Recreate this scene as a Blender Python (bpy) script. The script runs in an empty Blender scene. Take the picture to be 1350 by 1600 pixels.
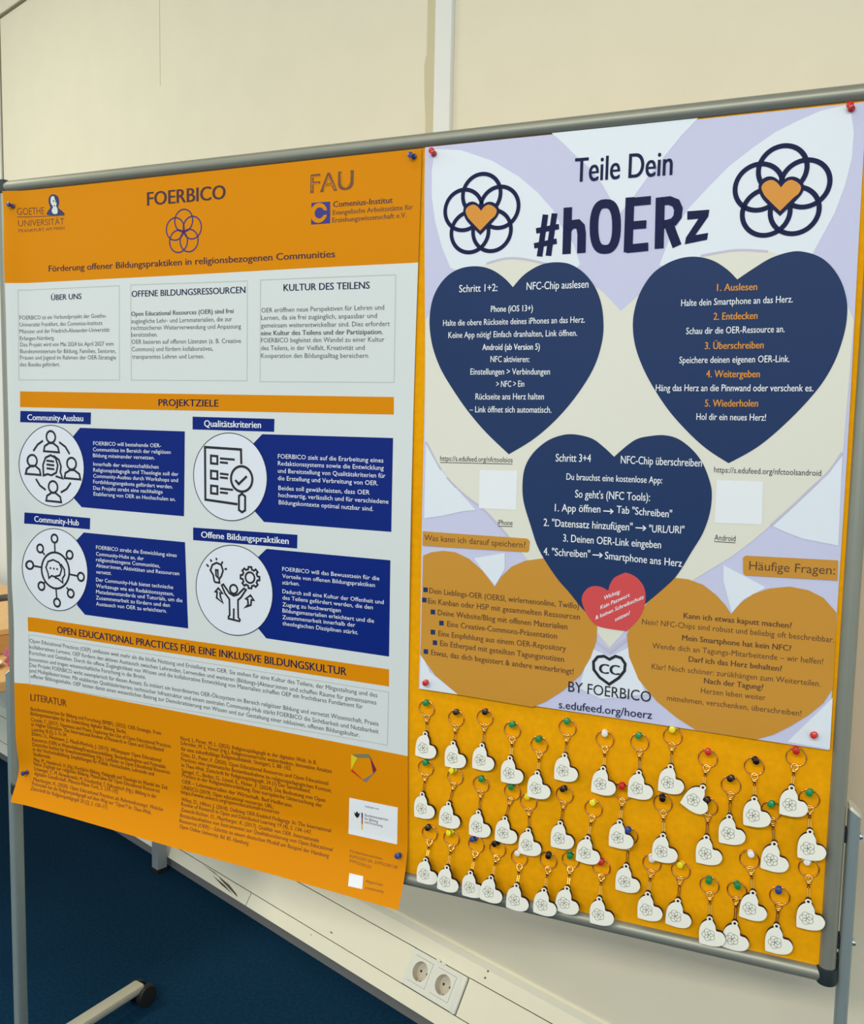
import bpy, bmesh, math, random
from mathutils import Vector, Matrix

random.seed(7)
scene = bpy.context.scene
COL = scene.collection

# ------------------------------------------------------------------ camera, world, lights, exposure
FLOOR = 1.79                      # board coordinates have their zero at the posters' top edge, 1.79 m above the floor
cam_data = bpy.data.cameras.new('camera')
cam = bpy.data.objects.new('camera', cam_data)
COL.objects.link(cam)
cam_data.sensor_fit = 'HORIZONTAL'
cam_data.sensor_width = 36.0
cam_data.lens = 1398.563 / 1350.0 * 36.0
cam_data.clip_start = .05
cam.matrix_world = Matrix.Translation((1.39809, -1.27969, FLOOR - 0.41954)) @ Matrix.Rotation(0.39001, 4, 'Z') @ Matrix.Rotation(1.47600, 4, 'X') @ Matrix.Rotation(0.02058, 4, 'Z')
scene.camera = cam

world = bpy.data.worlds.new('world')
scene.world = world
world.use_nodes = True
world.node_tree.nodes['Background'].inputs['Color'].default_value = (.8, .93, 1, 1)
world.node_tree.nodes['Background'].inputs['Strength'].default_value = .72

def area(name, loc, target, sx, sy, power, colour):
    d = bpy.data.lights.new(name, 'AREA')
    d.shape = 'RECTANGLE'
    d.size, d.size_y, d.energy, d.color = sx, sy, power, colour
    o = bpy.data.objects.new(name, d)
    COL.objects.link(o)
    o.location = loc
    o.rotation_euler = (Vector(target) - Vector(loc)).to_track_quat('-Z', 'Y').to_euler()
    return o

area('ceiling_or_fill_light', (1.0, -3.55, 3.05), (1.0, -2.7, 0), 2.8, .5, 85, (1, .95, .82))
area('ceiling_or_fill_light', (-1.9, -.6, 3.05), (-1.8, -.2, 0), .5, 1.6, 32, (1, .94, .75))  # unseen fill light, added to brighten the left part of the wall
area('ceiling_or_fill_light', (.2, -1.0, 3.05), (.2, -.9, 0), 1.4, .4, 5, (1, .95, .82))  # weak unseen fill, added to brighten the left poster's curled lower edge

scene.view_settings.view_transform = 'Standard'
scene.view_settings.look = 'None'
scene.view_settings.gamma = 1
scene.view_settings.use_curve_mapping = False
scene.view_settings.exposure = .48

# ------------------------------------------------------------------ helpers
def smooth(t):
    t = min(1, max(0, t))
    return t * t * (3 - 2 * t)

def lin(c):
    return tuple((v / 12.92 if v <= .04045 else ((v + .055) / 1.055) ** 2.4) for v in c)

MATS = {}
def mat(name, rgb, rough=.55, metal=0, noise=0, scale=60, bump=0, spec=.5):
    """a procedural Principled material; rgb is sRGB 0-255, noise varies its value a little"""
    m = bpy.data.materials.new(name)
    m.use_nodes = True
    nt = m.node_tree
    b = nt.nodes['Principled BSDF']
    c = (*lin([v / 255 for v in rgb]), 1)
    b.inputs['Base Color'].default_value = c
    b.inputs['Roughness'].default_value = rough
    b.inputs['Metallic'].default_value = metal
    b.inputs['Specular IOR Level'].default_value = spec
    if noise or bump:
        tc = nt.nodes.new('ShaderNodeTexCoord')
        n = nt.nodes.new('ShaderNodeTexNoise')
        n.inputs['Scale'].default_value = scale
        n.inputs['Detail'].default_value = 4
        nt.links.new(tc.outputs['Object'], n.inputs['Vector'])
        if noise:
            r = nt.nodes.new('ShaderNodeMapRange')
            r.inputs['From Min'].default_value, r.inputs['From Max'].default_value = .3, .7
            r.inputs['To Min'].default_value, r.inputs['To Max'].default_value = 1 - noise, 1 + noise
            nt.links.new(n.outputs['Fac'], r.inputs['Value'])
            h = nt.nodes.new('ShaderNodeHueSaturation')
            h.inputs['Color'].default_value = c
            nt.links.new(r.outputs['Result'], h.inputs['Value'])
            nt.links.new(h.outputs['Color'], b.inputs['Base Color'])
        if bump:
            bp = nt.nodes.new('ShaderNodeBump')
            bp.inputs['Strength'].default_value = bump
            bp.inputs['Distance'].default_value = .001
            nt.links.new(n.outputs['Fac'], bp.inputs['Height'])
            nt.links.new(bp.outputs['Normal'], b.inputs['Normal'])
    MATS[name] = m
    return m

mat('wall_paint', (230, 225, 203), .8, noise=.015, scale=9, bump=.15)
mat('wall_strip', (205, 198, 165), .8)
mat('trim_white', (226, 230, 228), .5)
mat('seam', (120, 112, 85), .9)
mat('ceiling_paint', (238, 236, 228), .9)
mat('carpet', (9, 48, 76), .95, noise=.25, scale=120, bump=.6, spec=.1)
mat('duct_plastic', (236, 233, 212), .38, noise=.01, scale=30)
mat('skirting_grey', (120, 120, 118), .7)
mat('dark_gap', (60, 56, 48), .9)
mat('scuff', (96, 88, 66), .9)
mat('socket_plastic', (228, 230, 220), .35)
mat('socket_bowl', (205, 198, 180), .45)
mat('black_rubber', (16, 17, 20), .6)
mat('felt', (243, 168, 8), .95, noise=.06, scale=90, bump=.5, spec=.1)
mat('alu_frame', (146, 148, 136), .42, metal=.4, noise=.02, scale=40)
mat('alu_leg', (142, 155, 156), .45, metal=.35, noise=.02, scale=40)
mat('alu_foot', (205, 203, 186), .4, metal=.3)
mat('cap_dark', (34, 46, 50), .55)
mat('screw_metal', (205, 208, 210), .25, metal=.9)
mat('paper', (217, 224, 225), .5)
mat('paper_blue', (226, 232, 244), .5)
mat('print_white', (236, 240, 246), .5)
mat('orange_print', (221, 139, 0), .55, spec=.1)
mat('blue_print', (4, 36, 124), .5, spec=.15)
mat('navy_print', (32, 56, 100), .5, spec=.15)
mat('gold_print', (205, 146, 52), .45, spec=.25)
mat('gold_bright', (222, 148, 52), .45, spec=.25)
mat('red_print', (216, 78, 80), .45, spec=.25)
mat('lilac_print', (204, 206, 236), .5, spec=.3)
mat('pale_white', (228, 236, 246), .48)
mat('cream_print', (228, 227, 214), .5)
mat('lilac_line', (198, 194, 214), .5)
mat('line_grey', (188, 194, 194), .6)
mat('ink_black', (20, 22, 30), .5)
mat('ink_navy', (24, 32, 74), .55, spec=.12)
mat('navy', (28, 40, 92), .5)
mat('ink_grey', (66, 68, 72), .5)
mat('ink_plum', (60, 18, 40), .5)
mat('ink_violet', (72, 36, 104), .5)
mat('ink_blue', (38, 34, 130), .5)
mat('ink_dim', (112, 64, 26), .5)
mat('ink_brown', (104, 50, 8), .5)
mat('ink_umber', (92, 58, 34), .5)
mat('pent_yellow', (222, 205, 20), .5)
mat('pent_grey', (122, 122, 92), .5)
mat('pent_plum', (122, 18, 62), .5)
mat('pent_steel', (124, 120, 118), .5)
mat('pent_red', (196, 38, 22), .5)
mat('gold_metal', (246, 200, 118), .22, metal=1)
mat('charm_face', (250, 248, 236), .5, noise=.015, scale=300)
mat('charm_edge', (46, 22, 12), .8)
mat('engraving', (146, 148, 132), .7)
for nm, c in (('green', (28, 138, 72)), ('black', (30, 12, 14)), ('yellow', (240, 220, 24)), ('white', (240, 236, 232)), ('red', (206, 32, 30)), ('blue', (44, 66, 140))):
    mat('pin_' + nm, c, .25)
mat('beech', (222, 178, 120), .45, noise=.05, scale=18)
mat('table_leg', (138, 146, 152), .45)
mat('cardboard', (196, 152, 92), .8, noise=.04, scale=40)
mat('white_card', (238, 234, 220), .6)
mat('pink_cloth', (178, 96, 120), .9, noise=.08, scale=40)
mat('tape_dark', (46, 28, 22), .5)

def link(name, me, mats, parent=None):
    o = bpy.data.objects.new(name, me)
    COL.objects.link(o)
    for m in mats:
        me.materials.append(MATS[m])
    if parent:
        o.parent = parent
    return o

def obj(name, bm, mats, parent=None, shade=False):
    me = bpy.data.meshes.new(name)
    bm.normal_update()
    bm.to_mesh(me)
    bm.free()
    if shade:
        for p in me.polygons:
            p.use_smooth = True
        me.set_sharp_from_angle(angle=math.radians(40))
    return link(name, me, [mats] if isinstance(mats, str) else mats, parent)

def thing(name, label, cat, loc=(0, 0, 0), group=None):
    o = bpy.data.objects.new(name, None)
    o.empty_display_size = .05
    COL.objects.link(o)
    o.location = loc
    tag(o, label, cat, group)
    return o

def tag(o, label, cat, group=None):
    o['label'], o['category'] = label, cat
    if group:
        o['group'] = group
    return o

def structure(o):
    o['kind'] = 'structure'
    return o

def box(bm, x0, x1, y0, y1, z0, z1, bevel=0, M=None, mi=0):
    r = bmesh.ops.create_cube(bm, size=1)
    vs = r['verts']
    for v in vs:
        v.co = Vector((x0 + (v.co.x + .5) * (x1 - x0), y0 + (v.co.y + .5) * (y1 - y0), z0 + (v.co.z + .5) * (z1 - z0)))
    fs = set(f for v in vs for f in v.link_faces)
    if bevel:
        es = list(set(e for v in vs for e in v.link_edges))
        rb = bmesh.ops.bevel(bm, geom=es, offset=bevel, segments=2, affect='EDGES', profile=.5)
        fs = set(f for f in rb['faces']) | set(f for f in fs if f.is_valid)
        vs = list(set(v for f in fs for v in f.verts))
    for f in fs:
        if f.is_valid:
            f.material_index = mi
    if M:
        for v in set(v for f in fs if f.is_valid for v in f.verts):
            v.co = M @ v.co

def tube(bm, pts, r, n=14, closed=False, mi=0):
    """round bar through the points"""
    pts = [Vector(p) for p in pts]
    rings = []
    k = len(pts)
    up = None
    for i, p in enumerate(pts):
        a = pts[(i - 1) % k] if (closed or i > 0) else p
        b = pts[(i + 1) % k] if (closed or i < k - 1) else p
        t = (b - a).normalized()
        if up is None:
            up = t.orthogonal().normalized()
        up = (up - t * up.dot(t)).normalized()
        s = t.cross(up)
        rings.append([bm.verts.new(p + r * (up * math.cos(2 * math.pi * j / n) + s * math.sin(2 * math.pi * j / n))) for j in range(n)])
    for i in range(k if closed else k - 1):
        A, B = rings[i], rings[(i + 1) % k]
        for j in range(n):
            f = bm.faces.new((A[j], A[(j + 1) % n], B[(j + 1) % n], B[j]))
            f.material_index = mi
    if not closed:
        bm.faces.new(rings[0][::-1]).material_index = mi
        bm.faces.new(rings[-1]).material_index = mi
    return rings

def lathe(bm, prof, M=None, n=20, mi=0):
    """revolve (radius, height) pairs about local z"""
    rings = []
    for r, h in prof:
        rings.append([bm.verts.new(Vector((r * math.cos(2 * math.pi * j / n), r * math.sin(2 * math.pi * j / n), h))) for j in range(n)])
    for A, B in zip(rings, rings[1:]):
        for j in range(n):
            bm.faces.new((A[j], A[(j + 1) % n], B[(j + 1) % n], B[j])).material_index = mi
    bm.faces.new(rings[0][::-1]).material_index = mi
    bm.faces.new(rings[-1]).material_index = mi
    if M:
        for R in rings:
            for v in R:
                v.co = M @ v.co

def extrude_profile(bm, prof, frames, mi=0):
    """sweep a closed 2-D outline; frames are functions (u, v) -> point, one per end"""
    A = [bm.verts.new(frames[0](*p)) for p in prof]
    B = [bm.verts.new(frames[1](*p)) for p in prof]
    n = len(prof)
    for i in range(n):
        bm.faces.new((A[i], A[(i + 1) % n], B[(i + 1) % n], B[i])).material_index = mi
    bm.faces.new(A[::-1]).material_index = mi
    bm.faces.new(B).material_index = mi

def fix(bm):
    bmesh.ops.recalc_face_normals(bm, faces=bm.faces)
    return bm

def catmull(pts, sub=5, corners=()):
    n = len(pts)
    out = []
    for i in range(n):
        p0, p1, p2, p3 = pts[i - 1], pts[i], pts[(i + 1) % n], pts[(i + 2) % n]
        if i in corners:
            p0 = p1
        if (i + 1) % n in corners:
            p3 = p2
        for s in range(sub):
            t = s / sub
            out.append(tuple(.5 * (2 * b + (c - a) * t + (2 * a - 5 * b + 4 * c - d) * t * t + (3 * b - a - 3 * c + d) * t ** 3) for a, b, c, d in zip(p0, p1, p2, p3)))
    return out

# ------------------------------------------------------------------ the room
# the partition wall stands at 20 degrees to the board; (s, d, z): along the wall, out of it, up
WA = math.radians(20)
W_DIR = Vector((math.cos(WA), -math.sin(WA), 0))
W_OUT = Vector((-math.sin(WA), -math.cos(WA), 0))
W_ORG = Vector((.644, .547, 0))
def wp(s, d, z):
    return W_ORG + W_DIR * s + W_OUT * d + Vector((0, 0, z))
WM = Matrix(((W_DIR.x, -W_OUT.x, 0, W_ORG.x), (W_DIR.y, -W_OUT.y, 0, W_ORG.y), (0, 0, 1, 0), (0, 0, 0, 1)))   # local (s, -d, z)
def wbox(bm, s0, s1, d0, d1, z0, z1, bevel=0, mi=0):
    box(bm, s0, s1, -d1, -d0, z0, z1, bevel, WM, mi)

WALL_D = -.05
bm = bmesh.new()
box(bm, -6, 4.5, -6, 3.5, -.1, 0)
structure(obj('floor', bm, 'carpet'))
bm = bmesh.new()
box(bm, -6, 4.5, -6, 3.5, 3.2, 3.3)
structure(obj('ceiling', bm, 'ceiling_paint'))
bm = bmesh.new()
wbox(bm, -4, 3.5, WALL_D - .12, WALL_D, 0, 3.2)
structure(obj('wall_back', bm, 'wall_paint'))
bm = bmesh.new()
wbox(bm, -.052, -.004, WALL_D, WALL_D + .012, .8, 3.2, .002)
structure(obj('trim_1', bm, 'trim_white'))
bm = bmesh.new()                      # darker strip left of the trim, bulging out on one stretch
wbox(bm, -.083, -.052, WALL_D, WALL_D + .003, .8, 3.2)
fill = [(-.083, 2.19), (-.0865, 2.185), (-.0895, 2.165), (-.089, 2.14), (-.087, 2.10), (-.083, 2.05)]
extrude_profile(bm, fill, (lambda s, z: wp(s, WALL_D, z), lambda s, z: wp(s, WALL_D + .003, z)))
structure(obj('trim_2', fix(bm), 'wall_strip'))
bm = bmesh.new()                      # upright seam of the partition panels
wbox(bm, -1.1895, -1.1875, WALL_D, WALL_D + .0008, 2.38, 3.2)
structure(obj('trim_3', bm, 'wall_strip'))
bm = bmesh.new()                      # frame at the left: upright and head rail, each with a dark joint
wbox(bm, -2.43, -2.333, WALL_D, WALL_D + .01, .18, 2.89, .002)
wbox(bm, -2.333, -2.327, WALL_D, WALL_D + .002, .18, 2.89, mi=1)
structure(obj('trim_4', bm, ['trim_white', 'seam']))
bm = bmesh.new()
wbox(bm, -4, -.6, WALL_D, WALL_D + .012, 2.895, 2.945, .002)
wbox(bm, -4, -.6, WALL_D, WALL_D + .003, 2.888, 2.895, mi=1)
structure(obj('trim_5', bm, ['wall_paint', 'seam']))
bm = bmesh.new()
wbox(bm, -4, -2.29, WALL_D, WALL_D + .006, 2.955, 3.15, .002)
structure(obj('trim_6', bm, ['trim_white']))

# sloping cable duct along the foot of the wall, profile in (d, z)
S0, S1 = -3.2, 2.6
def slab(bm, s0, s1, prof, mi=0):
    extrude_profile(bm, prof, (lambda d, z: wp(s0, d, z), lambda d, z: wp(s1, d, z)), mi)
def face_pt(t, off=0):                # t metres up the slope from the socket centre line, off outwards
    return (-.562 * t + .827 * off, .105 + .827 * t + .562 * off)
duct = thing('cable_duct', 'cream sloping cable duct running along the foot of the wall', 'cable duct', wp(.3, 0, .02))
duct_inv = Matrix.Translation(-duct.location)
def duct_part(name, bm, m, shade=False, parent=None):
    bm.transform(duct_inv)
    return obj(name, fix(bm), m, parent or duct, shade)
bm = bmesh.new()
t_up, t_lo, t_top, t_bot = .0395, -.0425, .0715, -.0785
slab(bm, S0, S1, [(WALL_D, .0), (WALL_D, .182), (-.044, .180), face_pt(t_top), face_pt(t_up + .001), face_pt(t_up + .001, -.018), face_pt(t_lo - .001, -.018), face_pt(t_lo - .001), face_pt(t_bot), (.040, .036), (.03, .034), (-.03, .0)])
duct_part('channel', bm, 'duct_plastic')
bm = bmesh.new()
slab(bm, S0, S1, [(.028, 0), (.030, .034), (.022, .036), (.02, 0)])
slab(bm, S0, S1, [(.030, .034), (.0405, .0362), (.0405, .041), (.030, .041)])
duct_part('skirting', bm, 'skirting_grey')
for a, b in ((S0, -.040), (.128, S1)):
    bm = bmesh.new()
    slab(bm, a, b, [face_pt(t_up - .0008, -.0025), face_pt(t_up - .0008), face_pt(t_lo + .0008), face_pt(t_lo + .0008, -.0025)])
    duct_part('lid', bm, 'duct_plastic')
bm = bmesh.new()
for a, b in ((S0, -.040), (.128, S1)):
    slab(bm, a, b, [face_pt(t_up + .0011, -.0036), face_pt(t_up + .0011, -.0030), face_pt(t_lo - .0011, -.0030), face_pt(t_lo - .0011, -.0036)])
slab(bm, -.6245, -.623, [face_pt(t_lo - .001, .0004), face_pt(t_lo - .001, 0), face_pt(t_bot, 0), face_pt(t_bot, .0004)])
duct_part('joint_lines', bm, 'dark_gap')
def face3(s, t, off):                 # broken slot and rub marks low on the duct
    d, z = face_pt(t, off)
    return wp(s, d, z)
for sc in ([(-.86, -.0455), (-.80, -.047), (-.76, -.052), (-.80, -.0495)], [(-.78, -.050), (-.72, -.055), (-.675, -.066), (-.668, -.071), (-.71, -.064), (-.76, -.0555)], [(-.80, -.057), (-.74, -.0615), (-.69, -.071), (-.75, -.066)],
           [(-.306, -.026), (-.30, -.024), (-.293, -.026), (-.30, -.0275)], [(-.364, -.055), (-.36, -.054), (-.356, -.055), (-.36, -.056)]):
    bm = bmesh.new()
    extrude_profile(bm, sc, (lambda s, t: face3(s, t, 0), lambda s, t: face3(s, t, .0004)))
    duct_part('scuff_mark', bm, 'scuff')

for s, t in ((.165, .055), (.166, .07)):
    bm = bmesh.new()
    extrude_profile(bm, [(s + .0022 * math.cos(i * math.pi / 4), t + .0022 * math.sin(i * math.pi / 4)) for i in range(8)], (lambda a, b: face3(a, b, 0), lambda a, b: face3(a, b, .0006)))
    duct_part('screw', bm, 'dark_gap')

# double wall socket in the duct
e_s, e_t = W_DIR, Vector((W_OUT.x * -.562, W_OUT.y * -.562, .827))
e_n = Vector((W_OUT.x * .827, W_OUT.y * .827, .562))
o3 = wp(0, 0, .105)
SOCK = Matrix(((e_s.x, e_t.x, e_n.x, o3.x), (e_s.y, e_t.y, e_n.y, o3.y), (e_s.z, e_t.z, e_n.z, o3.z), (0, 0, 0, 1)))
sock = thing('double_socket', 'white double power socket set into the cream cable duct below the board', 'socket')
sock.matrix_world = SOCK
bm = bmesh.new()
gx, gy = [-.0395, -.0281, .0281, .0429, .0991, .1115], [-.0405, -.0281, .0281, .0385]
gv = {(i, j, k): bm.verts.new((x, y, k)) for i, x in enumerate(gx) for j, y in enumerate(gy) for k in (-.004, .0042)}
cells = [(i, j) for i in range(5) for j in range(3) if (i, j) not in ((1, 1), (3, 1))]
for i, j in cells:
    q = [(i, j), (i + 1, j), (i + 1, j + 1), (i, j + 1)]
    bm.faces.new([gv[a + (.0042,)] for a in q])
    bm.faces.new([gv[a + (-.004,)] for a in q[::-1]])
    for (p, r), (di, dj) in zip(zip(q, q[1:] + q[:1]), ((0, -1), (1, 0), (0, 1), (-1, 0))):
        if (i + di, j + dj) not in cells:
            bm.faces.new([gv[p + (-.004,)], gv[r + (-.004,)], gv[r + (.0042,)], gv[p + (.0042,)]])
obj('cover_frame', bm, 'socket_plastic', sock)
bm = bmesh.new()
box(bm, .1115, .1255, -.0415, .0385, -.003, .0065, .002)
obj('end_strip', bm, 'socket_plastic', sock, True)
for x0, y0 in ((.030, .0365), (.046, .0345)):
    bm = bmesh.new()
    box(bm, x0, x0 + .011, y0, y0 + .007, -.001, .0052, .001)
    obj('catch', bm, 'socket_plastic', sock, True)
for cx in (0, .071):
    bm = bmesh.new()
    n = 40
    # square rim around a round bowl
    sq, c0, c1, c2 = [], [], [], []
    for j in range(n):
        a = 2 * math.pi * j / n + math.pi / 4
        k = .0275 / max(abs(math.cos(a)), abs(math.sin(a)))
        sq.append(bm.verts.new((cx + k * math.cos(a), k * math.sin(a), .0052)))
        c0.append(bm.verts.new((cx + .0215 * math.cos(a), .0215 * math.sin(a), .0052)))
        c1.append(bm.verts.new((cx + .0205 * math.cos(a), .0205 * math.sin(a), -.0125)))
    lo = [bm.verts.new((v.co.x, v.co.y, .0030)) for v in sq]
    for j in range(n):
        k = (j + 1) % n
        bm.faces.new((lo[j], lo[k], sq[k], sq[j]))
        bm.faces.new((sq[j], sq[k], c0[k], c0[j]))
        f = bm.faces.new((c0[j], c0[k], c1[k], c1[j])); f.material_index = 1
    bm.faces.new(c1).material_index = 1
    ins = obj('socket_insert', bm, ['socket_plastic', 'socket_bowl'], sock, True)
    for dx in (-.0095, .0095):
        bm = bmesh.new()
        lathe(bm, [(.0028, -.0124), (.0028, -.0119)], Matrix.Translation((cx + dx, 0, 0)), 14)
        obj('pin_hole', bm, 'black_rubber', ins)
    for s in (-1, 1):
        bm = bmesh.new()
        box(bm, cx - .003, cx + .003, s * .0195 - .0014, s * .0195 + .0014, -.012, -.002)
        obj('earth_clip', bm, 'screw_metal', ins)

# table along the wall, seen past the left edge of the board and below the poster
table = thing('table', 'light wooden table against the wall behind the pinboard', 'table', wp(-1.9, .45, 0))
tinv = Matrix.Translation(-table.location)
def tpart(name, bm, m, parent=None, shade=False):
    bm.transform(tinv)
    return obj(name, bm, m, parent or table, shade)
bm = bmesh.new()
wbox(bm, -2.65, -.90, .03, .85, .695, .722, .003)
tpart('tabletop', bm, 'beech')
for s in (-2.6, -1.05):
    for d in (.05, .79):
        bm = bmesh.new()
        wbox(bm, s, s + .033, d, d + .033, .012, .695, .002)
        lg = tpart('leg', bm, 'table_leg')
        bm = bmesh.new()
        wbox(bm, s - .001, s + .034, d - .001, d + .034, 0, .014, .002)
        tpart('foot_cap', bm, 'black_rubber', lg)

# ------------------------------------------------------------------ the pinboard
def bp(x, y, z):
    """board point: x and z in metres from the posters' top left, y away from the viewer"""
    return Vector((x, y, z + FLOOR))

XL, XR, ZT, ZB, FR = -.006, 1.468, .0085, -1.1525, .0108
board = thing('pinboard', 'yellow felt pinboard in a grey aluminium frame on two legs', 'pinboard', (.73, .012, 0))
binv = Matrix.Translation(-board.location)
def bpart(name, bm, m, parent=None, shade=True):
    bm.transform(binv)
    return obj(name, fix(bm), m, parent or board, shade)
bm = bmesh.new()
box(bm, XL, XR, 0, .016, ZB + FLOOR, ZT + FLOOR)
bpart('felt_panel', bm, 'felt', shade=False)
for a, b in (((XL, ZT), (XR, ZT)), ((XL, ZB), (XR, ZB)), ((XL, ZT), (XL, ZB)), ((XR, ZT), (XR, ZB))):
    bm = bmesh.new()
    tube(bm, [bp(a[0], .002, a[1]), bp(b[0], .002, b[1])], FR, 28)
    bpart('frame_rail', bm, 'alu_frame')
for x in (XL, XR):
    for z, s in ((ZT, 1), (ZB, -1)):
        bm = bmesh.new()
        prof = [(.0115, .012), (.0138, .011), (.0142, -.006), (.0128, -.011), (.0075, -.0135)]
        lathe(bm, prof if s < 0 else [(r, -h) for r, h in prof], Matrix.Translation(bp(x, .002, z)), 28)
        bpart('corner_cap', bm, 'cap_dark')

def oval(w, d, n=24):
    out = []
    for j in range(n):
        a = 2 * math.pi * j / n
        c, s = math.cos(a), math.sin(a)
        out.append((math.copysign(abs(c) ** .55, c) * w / 2, math.copysign(abs(s) ** .55, s) * d / 2))
    return out

for x, sgn, rear, turn in ((-.026, -1, .325, -.17), (1.4895, 1, .15, 0)):
    y0 = .013
    bm = bmesh.new()
    pr = oval(.0165, .027)
    A = [bm.verts.new(bp(x + u, y0 + v, -.915 - .012 * (u / .0165 * sgn + .5))) for u, v in pr]
    B = [bm.verts.new((x + u, y0 + v, .050)) for u, v in pr]
    for j in range(len(pr)):
        k = (j + 1) % len(pr)
        bm.faces.new((A[j], A[k], B[k], B[j]))
    bm.faces.new(B)
    bm.faces.new(A)
    leg = bpart('leg', bm, 'alu_leg')
    bm = bmesh.new()
    pr2 = oval(.018, .0285)
    A2 = [bm.verts.new(bp(x + u, y0 + v, -.9145 - .012 * (u / .0165 * sgn + .5))) for u, v in pr2]
    A3 = [bm.verts.new(bp(x + u * .9, y0 + v * .9, -.910 - .012 * (u / .0165 * sgn + .5))) for u, v in pr2]
    for j in range(len(pr2)):
        k = (j + 1) % len(pr2)
        bm.faces.new((A2[j], A2[k], A3[k], A3[j]))
    bm.faces.new(A3)
    bm.faces.new(A2[::-1])
    bpart('end_cap', bm, 'alu_foot', leg)
    for z in (-.955, -1.105, -1.135):
        bm = bmesh.new()
        xa, xb = sorted((x - sgn * .0075, x - sgn * .0135))
        box(bm, xa, xb, .002, .018, z - .009 + FLOOR, z + .009 + FLOOR, .001)
        bpart('spacer', bm, 'black_rubber', leg, False)
    for z in (-.955, -1.105):
        bm = bmesh.new()
        lathe(bm, [(.0052, 0), (.0055, .0015), (.0042, .0042), (.002, .005)], Matrix.Translation(bp(x + sgn * .0082, y0, z)) @ Matrix.Rotation(sgn * math.pi / 2, 4, 'Y'), 16)
        bpart('clamp_screw', bm, 'screw_metal', leg)
    TURN = Matrix.Translation((x, y0, 0)) @ Matrix.Rotation(turn, 4, 'Z') @ Matrix.Translation((-x, -y0, 0))
    bm = bmesh.new()
    box(bm, x - .0165, x + .0165, -.33, rear - .008, .036, .056, .006, TURN)
    foot = bpart('foot', bm, 'alu_foot')
    for y in (-.30, rear - .022):
        bm = bmesh.new()
        for dx in (-.017, .017):
            lathe(bm, [(.012, -.009), (.0235, -.008), (.025, -.004), (.025, .004), (.0235, .008), (.012, .009)],
                  Matrix.Translation((x + dx, y + .016, .025)) @ Matrix.Rotation(math.pi / 2, 4, 'Y'), 28)
        tube(bm, [(x - .02, y + .016, .025), (x + .02, y + .016, .025)], .004, 10)
        box(bm, x - .0075, x + .0075, y + .004, y + .045, .016, .036, .003)
        tube(bm, [(x, y + .008, .025), (x, y + .008, .040)], .005, 10)
        bm.transform(TURN)
        bpart('caster', bm, 'black_rubber', foot)

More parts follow.
